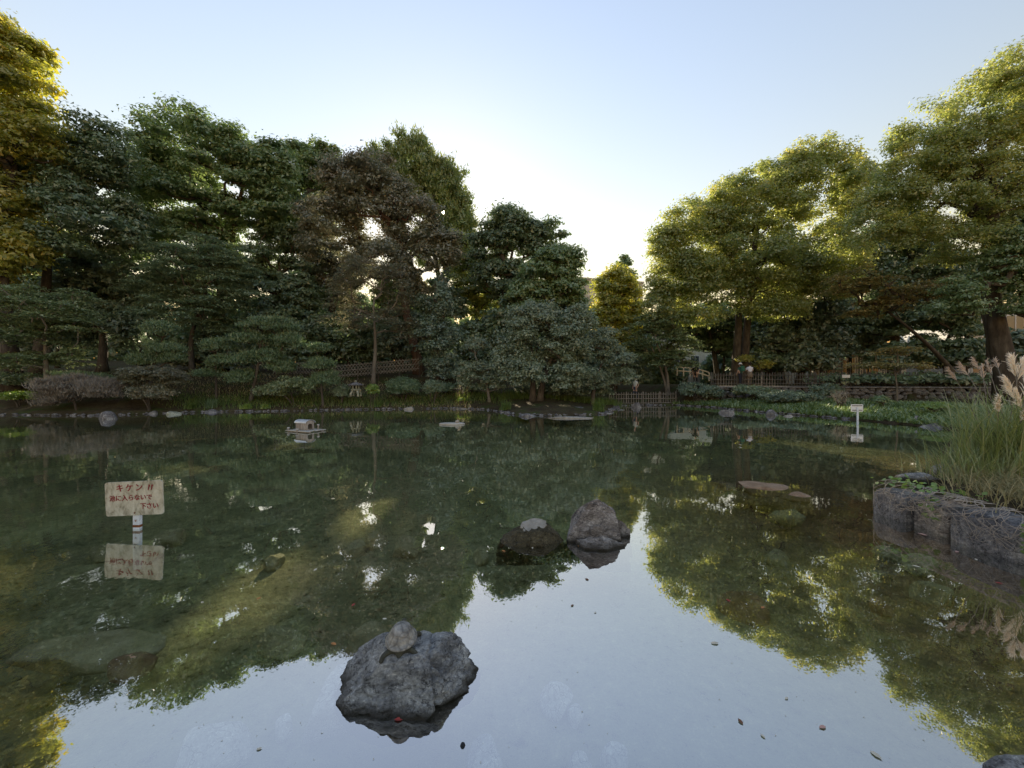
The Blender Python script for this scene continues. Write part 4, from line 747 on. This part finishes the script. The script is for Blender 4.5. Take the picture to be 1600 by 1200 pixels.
# ------------------------------------------------------------------ stone lantern
p = P(556, 617, 22.6); ln = empty('stone_lantern', (p.x, p.y, gz(p.x, p.y) - .02), label='low stone lantern with a wide roof and splayed legs on the shore', cat='lantern')
k_ = 1.0; ln.location.z = P(556, 618, 22.6).z
for i in range(4):
    a = math.pi / 4 + i * math.pi / 2; MB().tube([(math.cos(a) * .30, math.sin(a) * .30, -.05), (math.cos(a) * .30, math.sin(a) * .30, .12), (math.cos(a) * .17, math.sin(a) * .17, .32)], [.065, .06, .07], 8).build('leg', M['lichen'], ln, True)
MB().lathe([(.05, .29), (.30, .31), (.32, .36), (.24, .40), (.05, .40)], 6).build('platform', M['lichen'], ln)
for i in range(6):
    a = i * math.pi / 3; MB().box((math.cos(a) * .18, math.sin(a) * .18, .50), (.05, .05, .20)).build('firebox_pillar', M['lichen'], ln)
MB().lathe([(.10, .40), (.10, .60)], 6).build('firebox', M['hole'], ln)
rf_ = MB().lathe([(.12, .585), (.46, .60), (.48, .635), (.30, .70), (.12, .77), (.03, .79)], 6).build('roof', M['shorerock'], ln)
MB().lathe([(.03, .78), (.07, .81), (.06, .86), (.005, .91)], 10).build('finial', M['lichen'], rf_, True)

# ------------------------------------------------------------------ fences
def fence(name, label, A, B, zA, zB, h, n, m, rails=(.3, .75), r=.018, posts=6, rz_=.02, cat='fence', group='fences behind the pond'):
    A = Vector((A[0], A[1], zA)); B = Vector((B[0], B[1], zB)); root = empty(name, A, label=label, cat=cat, group=group); d = B - A; rr = random.Random(n)
    base = mesh('picket', *(lambda b: (b.v, b.f))(MB().tube([(0, 0, -.05), (0, 0, h)], r, 6)), M[m])
    for i in range(n):
        q = d * ((i + .5) / n); o = link('picket', base, root, q + Vector((0, rr.uniform(-.01, .01), 0)), (rr.uniform(-.02, .02), rr.uniform(-.025, .025), 0)); o.scale = (1, 1, rr.uniform(.95, 1.05))
    nd = Vector((-d.y, d.x, 0)).normalized()
    for u in rails: MB().tube([nd * -(r * 2 + .004) + Vector((0, 0, h * u)), d + nd * -(r * 2 + .004) + Vector((0, 0, h * u))], r * 1.0, 6).build('rail', M[m], root)
    pm = mesh('post', *(lambda b: (b.v, b.f))(MB().tube([(0, 0, -.3), (0, 0, h * 1.05)], r * 2.0, 7)), M[m])
    for i in range(posts): link('post', pm, root, d * (i / (posts - 1)) + nd * (r * 3.2))
    return root
fence('picket_fence', 'long weathered picket fence along the path on the right', (14.3, 27.5), (33, 25.2), 1.25, 1.25, .98, 105, 'picket', (.22, .5, .82), .024, 12)
fence('bamboo_fence', 'low bamboo fence at the waterline beside the bridge', (6.6, 25.9), (11.4, 26.6), .02, .02, .85, 27, 'bamboo', (.15, .5, .85), .024, 5)
def lattice(label, a, b, h, n):
    A, B = P(*a), P(*b); root = empty('lattice_fence', A, label=label, cat='fence', group='fences behind the pond'); d = B - A; L = Vector((d.x, d.y, 0)).length
    for s in (-1, 1):
        for i in range(n):
            t0 = i / n - .25 / n; t1 = t0 + s * h * .75 / L
            if not (-.02 < t1 < 1.02): t1 = min(max(t1, 0), 1)
            hh = h * abs(t1 - t0) * L / (h * .75)
            MB().tube([d * t0 + Vector((0, s * .02, -.03)), d * t1 + Vector((0, s * .02, hh))], .017, 5).build('cane', M['bamboo'], root)
    for u in (.12, .5, .88): MB().tube([Vector((0, -.045, h * u)), d + Vector((0, -.045, h * u))], .02, 5).build('rail', M['bamboo'], root)
    for i in range(5): MB().tube([d * (i / 4) + Vector((0, .06, -.5)), d * (i / 4) + Vector((0, .06, h * 1.05))], .035, 6).build('post', M['bark'], root)
lattice('crossed bamboo lattice fence rising to the right behind the lantern', (525, 590, 26.0), (655, 578, 26.8), .85, 26)
lattice('crossed bamboo lattice fence left of the narrow upright pine', (428, 583, 25.6), (522, 584, 25.9), .75, 20)
fence('iron_fence', 'black iron railing before the pale wall at the right', (27.5, 33.5), (33, 33.5), 1.3, 1.3, 2.6, 34, 'iron', (.05, .96), .02, 4)
fence('iron_fence', 'black iron railing before the white house at the right edge', (36.5, 29.5), (40.5, 29.5), 1.9, 1.9, 2.6, 24, 'iron', (.05, .96), .022, 3)
# dry stone wall
wl = empty('stone_wall', (WALL_A[0], WALL_A[1], 0), label='low dark wall of rough stones along the right bank', cat='wall'); rr = random.Random(4)
sm_ = []
for k in range(6):
    v, f = ICO[3]; v = v.copy(); r_ = np.random.default_rng(k + 300)
    for _ in range(10): q = r_.normal(size=3); q /= np.linalg.norm(q); s = v @ q - r_.uniform(.6, .85); v -= np.where(s > 0, s, 0)[:, None] * q
    sm_.append(mesh('stone', v * (1 + .06 * fnoise(v, k, 3, 3))[:, None], f, M['shorerock'], True))
WD = WALL_B - WALL_A; WL = np.linalg.norm(WD); wa = math.atan2(WD[1], WD[0]); row = 0; z = .25
core = MB().box((WL / 2, .22, .62), (WL, .3, 1.2)).build('core', M['hole'], wl, rot=(0, 0, wa))
while z < 1.15:
    x = rr.uniform(-.2, .1); h = rr.uniform(.22, .30)
    while x < WL:
        w = rr.uniform(.3, .62); o = link('stone', sm_[rr.randrange(6)], wl, (x * math.cos(wa) + w / 2, x * math.sin(wa) + rr.uniform(-.06, .05), z + h / 2 + rr.uniform(-.05, .05))); o.scale = (w * rr.uniform(.5, .66), .22, h * rr.uniform(.5, .8)); o.rotation_euler = (rr.uniform(-.2, .2), rr.uniform(-.4, .4), wa + rr.uniform(-.2, .2)); x += w
    z += h * .93
cp = MB().box((WL / 2, .08, 1.235), (WL, .55, .08), bev=.02).build('coping', M['shorerock'], wl, rot=(0, 0, wa))
# bridge railing and stair rail
br = empty('bridge_railing', P(1062, 594, 33), label='pale curved bridge railing lit by the sun left of the visitors', cat='railing'); b0 = np.array(br.location)
for dz in (0, -.32):
    MB().tube([np.array(P(1058 + 50 * t, 573.5 + 2 * t + 6.5 * t ** 2.4, 33)) - b0 + np.array([0, 0, dz]) for t in np.linspace(0, 1, 10)], .05, 6).build('rail', M['wallpale'], br, True)
for t in np.linspace(0, 1, 6):
    q = np.array(P(1058 + 50 * t, 573.5 + 2 * t + 6.5 * t ** 2.4, 33)) - b0; MB().tube([q + np.array([0, 0, .03]), q - np.array([0, 0, .75])], .045, 6).build('post', M['wallpale'], br)
hr = empty('stair_rail', P(1066, 604, 29), label='thin dark handrail of the steps beside the bridge', cat='railing'); b0 = np.array(hr.location)
MB().tube([np.array(P(x_, y_, 29)) - b0 for x_, y_ in ((1066, 598), (1074, 588), (1081, 581), (1086, 580))], .022, 6).build('rail', M['picket'], hr)
for x_, y_ in ((1066, 598), (1074, 588), (1081, 581)): MB().tube([np.array(P(x_, y_, 29)) - b0, np.array(P(x_, y_ + 17, 29)) - b0], .018, 6).build('post', M['picket'], hr)

# ------------------------------------------------------------------ buildings
def windows(root, x0, x1, zs, nx_, y, w, h):
    for z in zs:
        for i in range(nx_):
            x = x0 + (x1 - x0) * (i + .5) / nx_; q = MB().box((x, y - .03, z), (w + .2, .1, h + .2)).build('window', M['wallwhite'], root); MB().box((x, y - .085, z), (w, .03, h)).build('pane', M['glass'], q); MB().box((x, y - .11, z), (.06, .03, h)).build('mullion', M['wallwhite'], q)
def building(label, cx_, y, w, dpt, h, m, z0=1.0, rz=0, nx_=4, storeys=3, mast=False):
    b = empty('building', (cx_, y, z0), rz=rz, label=label, cat='building')
    MB().box((0, dpt / 2, h / 2), (w, dpt, h)).build('wall', M[m], b); rf = MB().box((0, dpt / 2, h + .2), (w + .5, dpt + .5, .4)).build('roof', M['concrete'], b)
    windows(b, -w / 2, w / 2, [h / storeys * (i + .55) for i in range(storeys)], nx_, 0, w / nx_ * .5, h / storeys * .5)
    if mast: MB().tube([(-w * .28, 2, h + .3), (-w * .28, 2, h + 5)], .1, 6).build('mast', M['iron'], rf); MB().box((w * .1, 3, h + .9), (3, 3, 1.1)).build('plant_room', M['concrete'], rf)
    return b
building('grey apartment block showing its roof above the far trees', 22.5, 92, 20, 14, 24.5, 'concrete', 1.0, .25, 8, 8, True)
building('pale sunlit house seen under the trees behind the bridge', 22.8, 48, 7.5, 8, 8.5, 'wallpale', 1.3, .35, 3, 2)
building('pale yellowish house seen low behind the iron railing', 33.5, 37, 9, 8, 3.6, 'wallpale', 1.3, 0, 4, 1)
building('white house between the trunks at the right edge', 42.5, 32.5, 7, 8, 6.5, 'wallwhite', 1.3, -.2, 3, 2)

# ------------------------------------------------------------------ stone edging, ivy, pampas grass at the right
GB = 'blocks of the stone edging at the right'
def block(label, y0, y1, h, m, seed, x=4.67, dx=.55):
    v, f = ICO[6]; v = v.copy(); v = np.sign(v) * np.abs(v) ** .22; v /= np.abs(v).max(0)
    nn = v / np.linalg.norm(v, axis=1, keepdims=True); v = v + nn * (.03 * fnoise(v, seed, 2.0, 4) + .04 * np.clip(fnoise(v * np.array([1, 1, 2.2]), seed + 1, 3.5, 4, True), -1.2, .3) + .012 * fnoise(v, seed + 3, 14, 3, True))[:, None]
    link('edging_block', mesh('edging_block', v * np.array([dx / 2, (y1 - y0) / 2, (h + .5) / 2]), f, M[m], True), None, (x + dx / 2, (y0 + y1) / 2, (h - .5) / 2), label=label, cat='stone block', group=GB)
block('dark corner block of the stone edging, farthest out', 4.56, 4.98, .31, 'shorerock', 201, 4.66)
block('lighter rounded block next to the dark corner block', 4.17, 4.53, .29, 'brownrock', 202, 4.72)
block('longest creviced block in the middle of the stone edging', 3.52, 4.13, .34, 'shorerock', 203, 4.68)
block('ivy-hung edging block cut by the right edge of the picture', 2.70, 3.48, .42, 'shorerock', 204, 4.71)
rock('bank_rock', 'dark flat stone lying on top of the stone edging', (5.35, 5.05, .40), (.28, .16, .09), 'rock', 207, 4, group='rocks on the near bank')
rock('bank_rock', 'pale rounded stone at the foot of the pampas grass', (6.15, 5.45, .42), (.16, .12, .10), 'palerock', 208, 4, group='rocks on the near bank')
rng = np.random.default_rng(8); vn = empty('vine', (4.7, 4.2, .4), label='bare tangled vines hanging over the stone edging', cat='vine')
for i in range(60):
    y = rng.uniform(3.0, 4.88); z = .42; x = 4.85; pts = []; dy = rng.uniform(-.12, .12); xx = 4.95
    for j in range(12):
        u = j / 11; pts.append((4.92 - .29 * min(1, u * 3) - .02 * rng.uniform() - 4.7, min(4.9, max(2.9, y + dy * j * .6 + (.05 + .03 * math.sin(i)) * math.sin(j * (1.1 + .3 * math.sin(i * 2)) + i))) - 4.2, .42 - .42 * max(0, u - .22) * rng.uniform(.8, 1.1) - .4 + (.02 if u < .3 else 0)))
    MB().tube(pts, [.0032 * (1 - .5 * k / 11) for k in range(12)], 5).build('stem', M['stem'], vn, True)
lv = []; 
lq = mesh('leaf', [(0, 0, 0), (.025, .006, .008), (.03, 0, .035), (.012, -.004, .05), (0, 0, .046), (-.012, -.004, .05), (-.03, 0, .035), (-.025, .006, .008)], [(0, 1, 2, 3, 4), (0, 4, 5, 6, 7)], M['ivy'])
at_ = lq.attributes.new('tint', 'FLOAT', 'POINT'); at_.data.foreach_set('value', [.5] * 8)
iv = empty('ivy', (4.66, 3.3, .3), label='round-leaved ivy hanging down the block at the right edge', cat='ivy')
for i in range(58):
    cl = i % 6; rw = i // 6; o = link('leaf', lq, iv, (-.015 + rng.uniform(-.02, .01), -.20 + cl * .075 + rng.uniform(-.015, .015), .10 - rw * .034 + rng.uniform(-.01, .01)), (rng.uniform(.3, .8), math.pi, rng.uniform(1.2, 1.9))); o.scale = (1.15,) * 3
iv2 = empty('ivy', (4.75, 4.6, .4), label='pale creeping ivy along the top of the corner blocks', cat='ivy')
for i in range(110):
    t = rng.uniform(); o = link('leaf', lq, iv2, (rng.uniform(-.10, .45), -.45 + t * .85, rng.uniform(-.03, .05)) if i % 4 else (-.09, -.35 + rng.uniform(-.05, .12), rng.uniform(-.25, .0)), (rng.uniform(-1.6, -.6), rng.uniform(-.5, .5), rng.uniform(0, 6.28))); o.scale = (rng.uniform(.6, 1.1),) * 3
pc = np.array([6.85, 5.25, .36]); pg = empty('pampas_grass', pc, label='tall pampas grass clump with feathery plumes at the right edge', cat='pampas grass')
blades('blades', None, [pc], 'pampas', 1.25, 1100, .009, .62, parent=pg, jit=.22, seed=31, segs=5, kind='stuff')
rng = np.random.default_rng(12)
def plume(tip, lf, seed, ln=.38, base=None):
    r_ = np.random.default_rng(seed); tip = np.array(tip); b = pc + np.array([r_.normal() * .12, r_.normal() * .1, .0]) if base is None else base
    mid = b + (tip - b) * .6 + np.array([0, 0, .18]); T = np.linspace(0, 1, 12)[:, None]; cv = (1 - T) ** 2 * b + 2 * T * (1 - T) * mid + T ** 2 * tip
    st = MB().tube(cv - pc, [.005] * 12, 4).build('plume_stalk', M['bamboo'], pg)
    n = 230 if lf == 'plume' else 70; u = r_.uniform(0, 1, n); dr = (cv[-1] - cv[-3]); dr /= np.linalg.norm(dr); root_ = tip - dr * ln * .5 * (1 - u)[:, None] * 1.2
    d = dr * 1.2 + r_.normal(size=(n, 3)) * (.17 if lf == 'plume' else .22) + np.array([np.sign(dr[0]) * .25, 0, -.25]); d /= np.linalg.norm(d, axis=1, keepdims=True); l = ln * (.28 + .3 * r_.uniform(size=n)) * (1 - .4 * u)
    s = np.cross(d, r_.normal(size=(n, 3))); s /= np.linalg.norm(s, axis=1, keepdims=True); w = .0035; e = root_ + d * l[:, None] - np.array([0, 0, 1]) * (l * .22)[:, None]; mp_ = root_ + d * (l * .55)[:, None]
    Q = np.concatenate([np.stack([root_ - s * w, root_ + s * w, mp_ + s * w, mp_ - s * w], 1), np.stack([mp_ - s * w, mp_ + s * w, e + s * w * .4, e - s * w * .4], 1)]) - pc
    link('plume', quads('plume', Q, M[lf], np.clip(.5 + .25 * r_.normal(size=2 * n), 0, 1)), st)
for i, (px, py, dd) in enumerate([(1583, 560, 5.2), (1596, 566, 5.1), (1612, 572, 5.0), (1575, 595, 5.1), (1604, 596, 5.2), (1590, 612, 5.0), (1618, 612, 5.1), (1562, 622, 5.0), (1630, 590, 5.3), (1608, 636, 4.9)]): plume(P(px, py, dd), 'plume', 500 + i, .42)
for i, (px, py, dd) in enumerate([(1502, 569, 5.6), (1523, 562, 5.7), (1541, 566, 5.6), (1553, 560, 5.7), (1484, 577, 5.5), (1533, 574, 5.6)]): plume(P(px, py, dd), 'rustplume', 520 + i, .30)
gm = empty('grass_mound', (5.8, 4.8, .36), label='dry trailing grass spilling over the stone edging', cat='grass tuft', group='grass on the near bank'); blades('blades', None, [(6.05 + .2 * i, 4.75 + .25 * math.sin(i), .36) for i in range(7)] + [(5.9, 4.4, .36), (5.6, 4.1, .36), (5.7, 3.8, .36), (6.2, 4.2, .36)], 'drygrass', .36, 2600, .005, 1.3, parent=gm, kind='stuff', jit=.28, seed=32, segs=4)
gm = empty('grass_mound', (5.8, 4.8, .36), label='green grass at the left foot of the pampas clump', cat='grass tuft', group='grass on the near bank'); blades('blades', None, [(6.3, 5.2, .36), (6.1, 5.0, .36), (6.4, 5.4, .36)], 'pampas', .55, 700, .006, .9, parent=gm, kind='stuff', jit=.2, seed=33, segs=4)
shrub('shrub', 'small rusty-leaved plant at the back of the pampas grass', [(1518, 706, 12, 12)], 6.6, 'rustplume', rc=.08, per=60, size=.05, zbase=.2)

# ------------------------------------------------------------------ people
def person(label, px, D, zg, h, rz, top_c, leg_c, hair_c, arms=((-.05, .25), (-.05, .25)), skirt=False, pack=None, hat=None, step=.05, lean=0):
    x = (px - CX) / F * D; root = empty('person', (x, D, zg), rz=rz, label=label, cat='person', group='visitors behind the pond'); k = h / 1.7
    mats = {'shirt': plain('cloth_top', top_c), 'leg': plain('cloth_legs', leg_c), 'skin': M['skin'], 'shoe': plain('shoe', (.5, .5, .5) if skirt is None else (.10, .09, .09))}
    pts = [(0, 0, .95), (0, .0, 1.12), (0, 0, 1.32), (0, 0, 1.44), (0, .01, 1.52), (0, .02, 1.58)]; e = [(0, 1), (1, 2), (2, 3), (3, 4), (4, 5)]; rad = [(.15, .11), (.135, .10), (.16, .11), (.07, .06), (.05, .05), (.055, .06)]; lab = ['leg', 'shirt', 'shirt', 'shirt', 'skin', 'skin']
    for s in (-1, 1):
        b = len(pts); f_ = step * s; pts += [(s * .09, 0, .86), (s * .095, f_ + .02, .48), (s * .095, f_ * 1.6 - .01, .09), (s * .10, f_ * 1.6 + .13, .035)]; e += [(0, b), (b, b + 1), (b + 1, b + 2), (b + 2, b + 3)]; rad += [.088, .058, .042, (.045, .035)]; lab += ['leg', 'leg', 'leg', 'shoe']
        sw, el = arms[0 if s < 0 else 1]; b = len(pts); ex = np.array([s * .24, -.03 + sw, 1.12]); hd = ex + np.array([-s * .04, .24 * math.sin(el * 1.6 + .2), -.24 * math.cos(el * 1.6 + .2)])
        pts += [(s * .175, 0, 1.38), tuple(ex), tuple(hd)]; e += [(2, b), (b, b + 1), (b + 1, b + 2)]; rad += [.058, .042, .028]; lab += ['shirt', 'skin', 'skin']
        dv = (hd - ex) / np.linalg.norm(hd - ex); pm_ = hd + dv * .07; b2 = len(pts); pts.append(tuple(pm_)); e.append((b + 2, b2)); rad.append((.034, .018)); lab.append('skin')
        for q, ln_ in enumerate((.07, .078, .072, .058)):
            o_ = np.array([0, (q - 1.5) * .02, 0]); b3 = len(pts); pts += [tuple(pm_ + o_ + dv * ln_ * .55), tuple(pm_ + o_ * 1.1 + dv * ln_ + np.array([-s * .014, 0, 0]))]; e += [(b2, b3), (b3, b3 + 1)]; rad += [.009, .007]; lab += ['skin'] * 2
        b3 = len(pts); pts += [tuple(hd + dv * .03 + np.array([-s * .01, .04, 0])), tuple(hd + dv * .07 + np.array([-s * .015, .052, 0]))]; e += [(b + 2, b3), (b3, b3 + 1)]; rad += [.010, .008]; lab += ['skin'] * 2
    pn = np.array(pts) * k; me = skin('body', pn, e, [tuple(np.array(r_) * k) if hasattr(r_, '__len__') else r_ * k for r_ in rad], M['skin'], sub=1)
    # head with brow, nose, chin and ears, joined to the body mesh
    hv, hf = ICO[3]; hv = hv.copy(); nose = np.exp(-((hv[:, 0] / .16) ** 2 + ((hv[:, 2] + .1) / .22) ** 2)) * (hv[:, 1] > 0); ear = np.exp(-((hv[:, 1] / .18) ** 2 + (hv[:, 2] / .25) ** 2)) * (np.abs(hv[:, 0]) > .8); eye = np.exp(-(((np.abs(hv[:, 0]) - .38) / .18) ** 2 + ((hv[:, 2] - .05) / .13) ** 2)) * (hv[:, 1] > 0)
    hv[:, 1] += .22 * nose - .10 * eye; hv[:, 0] += np.sign(hv[:, 0]) * .16 * ear; hv[:, :2] *= (1 - .22 * np.clip(-hv[:, 2], 0, 1))[:, None]
    hv = (hv * np.array([.075, .095, .115]) + np.array([0, .03, 1.625])) * k
    bm = bmesh.new(); bm.from_mesh(me); vs2 = [bm.verts.new(q) for q in hv]
    for q in hf: bm.faces.new([vs2[i] for i in q]).smooth = True
    bm.to_mesh(me); bm.free(); me.materials.clear(); keys = ['shirt', 'leg', 'skin', 'shoe']
    for q in keys: me.materials.append(mats[q])
    for p_ in me.polygons:
        c_ = np.array(p_.center); j = int(np.argmin(np.linalg.norm(pn - c_, axis=1))); p_.material_index = 2 if c_[2] > 1.5 * k else keys.index(lab[j])
    b = link('body', me, root); b.rotation_euler = (lean, 0, 0)
    v, f = ICO[3]; sel = [q for q in f if np.mean([v[i][2] for i in q]) > -.15 or np.mean([v[i][1] for i in q]) < -.25]
    link('hair', mesh('hair', v * np.array([.086, .102, .118]) * k + np.array([0, .012, 1.648]) * k, sel, plain('hair', hair_c), True), b)
    if hat: MB().lathe([(.15, 0), (.155, .012), (.095, .03), (.09, .10), (.05, .125), (.001, .13)], 14, (0, .02 * k, 1.67 * k)).build('hat', plain('hat', hat), b, True)
    if skirt: MB().lathe([(.20, .62), (.17, .85), (.14, 1.0), (.13, 1.02)], 14, sy=.8).build('skirt', plain('skirt', leg_c), b, True)
    if pack:
        pk = MB().box((0, -.17, 1.22), (.28, .15, .40), bev=.05).build('backpack', plain('pack', pack), b, True); MB().box((0, -.255, 1.14), (.20, .04, .17), bev=.015).build('pocket', plain('pack_pocket', tuple(q * 1.3 for q in pack)), pk)
    return root
person('visitor with a green backpack, white hat and dark trousers on the path', 1157, 27.0, 1.29, 1.55, .25, (.035, .10, .07), (.02, .022, .035), (.02, .018, .015), pack=(.03, .11, .075), hat=(.62, .62, .60), arms=((.02, .3), (.02, .3)))
person('visitor in a white shirt and beige skirt holding something up', 1171.5, 27.2, 1.29, 1.60, -.2, (.66, .68, .78), (.20, .165, .13), (.02, .016, .013), skirt=True, arms=((.10, 1.3), (.10, 1.4)))
person('dark figure standing on the steps beside the bridge railing', 1086.5, 29.5, P(1086, 602, 29.5).z, 1.62, 2.6, (.015, .015, .017), (.012, .012, .014), (.012, .010, .010))
person('visitor in a pale shirt and blue trousers behind the bamboo fence', 992.5, 27.3, P(992, 622, 27.3).z - .1, 1.55, 2.2, (.58, .58, .50), (.05, .07, .12), (.03, .025, .02))
link('path', mesh('path', [tuple(P(1070, 602.6, 29.0)), tuple(P(1100, 602.6, 29.0)), tuple(P(1100, 601.5, 31)), tuple(P(1070, 601.5, 31))], [(0, 1, 2, 3)], M['sandrock']), kind='structure')

# ------------------------------------------------------------------ leaves floating on the water
def lmesh(m, s):
    pts = [(-.5, 0, 0), (-.25, .2, .05), (.1, .24, .07), (.5, 0, .02), (.1, -.22, .06), (-.25, -.2, .04), (0, 0, .0)]; return mesh('fallen_leaf', np.array(pts) * s, [(6, 0, 5), (6, 1, 0), (6, 2, 1), (6, 3, 2), (6, 4, 3), (6, 5, 4)], M[m])
GL = 'fallen leaves floating on the pond'
FL = [(1117, 1005, 'leafpale', .045, 'pale curled leaf on the sky reflection right of centre'), (1157, 1127, 'leafbrown', .03, 'brown leaf low on the sky reflection, left of a pink one'), (1285, 1136, 'leafpink', .035, 'pink leaf on the sky reflection at the lower right'),
      (1369, 1180, 'leafpale', .04, 'pale leaf at the bottom edge under the reflected trees'), (1229, 1091, 'leafpale', .022, 'tiny white leaf between the pale curled and the pink one'), (917, 905, 'leafbrown', .035, 'brown leaf below the tall wedge rock'),
      (894, 946, 'leafbrown', .03, 'small brown leaf in the middle of the bright water'), (787, 861, 'leaforange', .04, 'orange leaf at the left end of the pale-topped rock'), (905, 852, 'leaforange', .045, 'orange leaf at the foot of the tall wedge rock'),
      (521, 1006, 'leaforange', .04, 'orange leaf left of the turtle'), (552, 945, 'leafred', .035, 'dark red leaf above the turtle to the left'), (601, 967, 'leafpale', .03, 'pale leaf just left of the turtle shell'), (650, 1118, 'leaforange', .042, 'orange leaf at the foot of the turtle rock'),
      (623, 1124, 'leafred', .04, 'crimson leaf at the foot of the turtle rock'), (1138, 938, 'leafred', .035, 'red leaf on the dark reflection of the camphor'), (1192, 949, 'leaforange', .035, 'orange leaf on the dark reflection right of a red one'), (1441, 835, 'leafpink', .07, 'long pink leaf beside the stone edging'),
      (1495, 862, 'leafpink', .05, 'pink leaf close under the ivy wall'), (1561, 911, 'leafred', .04, 'red leaf nearest the right edge'), (1525, 874, 'leafpale', .035, 'pale leaf off the stone edging'), (1432, 885, 'leafpale', .05, 'yellowish pale leaf left of the stone edging'),
      (404, 935, 'leaforange', .035, 'orange leaf over the sunlit patch of bed'), (316, 941, 'leafpale', .025, 'white leaf left of the sunlit patch of bed'), (493, 890, 'leafpale', .04, 'slim pale leaf right of the sunlit patch of bed'), (520, 779, 'leafpale', .05, 'pale leaf far out above the sunlit water'), (832, 856, 'leafpale', .03, 'pale leaf in front of the pale-topped rock'),
      (405, 1170, 'leafpale', .022, 'white leaf right of the pale sunken boulder'), (1192, 1150, 'leafpale', .022, 'tiny white leaf right of the low brown one'), (930, 957, 'leafpale', .02, 'white fleck of leaf right of the small brown one')]
for i, (px, py, m, s, lab) in enumerate(FL):
    p = W(px, py, .003); link('fallen_leaf', lmesh(m, s * 1.2), None, p, (0, 0, i * 1.7), label=lab, cat='leaf', group=GL)
p = W(723, 1165, .0); nt_ = MB().lathe([(.001, -.012), (.009, -.008), (.0125, 0), (.009, .009), (.001, .0125)], 12).build('floating_nut', M['iron'], None, True, loc=p, label='small round black nut floating right of the turtle rock', cat='nut')

rng = np.random.default_rng(91); n = 800; yy = 1.3 + 11 * rng.uniform(size=n) ** 1.6; xx = rng.uniform(-1.3, 1.3, n) * yy; ok_ = pond_sd(xx, yy) < -.1; c_ = np.stack([xx, yy, xx * 0 + .002], -1)[ok_]
nn_ = np.array([0, 0, 1.0]) + rng.normal(size=c_.shape) * .05
link('water_debris', quads('water_debris', leaf_tris(c_, nn_, rng.uniform(.004, .010, len(c_)) * (1 + c_[:, 1] * .12), .5, rng), M['leafpale']), label='tiny specks of leaf and pollen floating on the pond', kind='stuff')
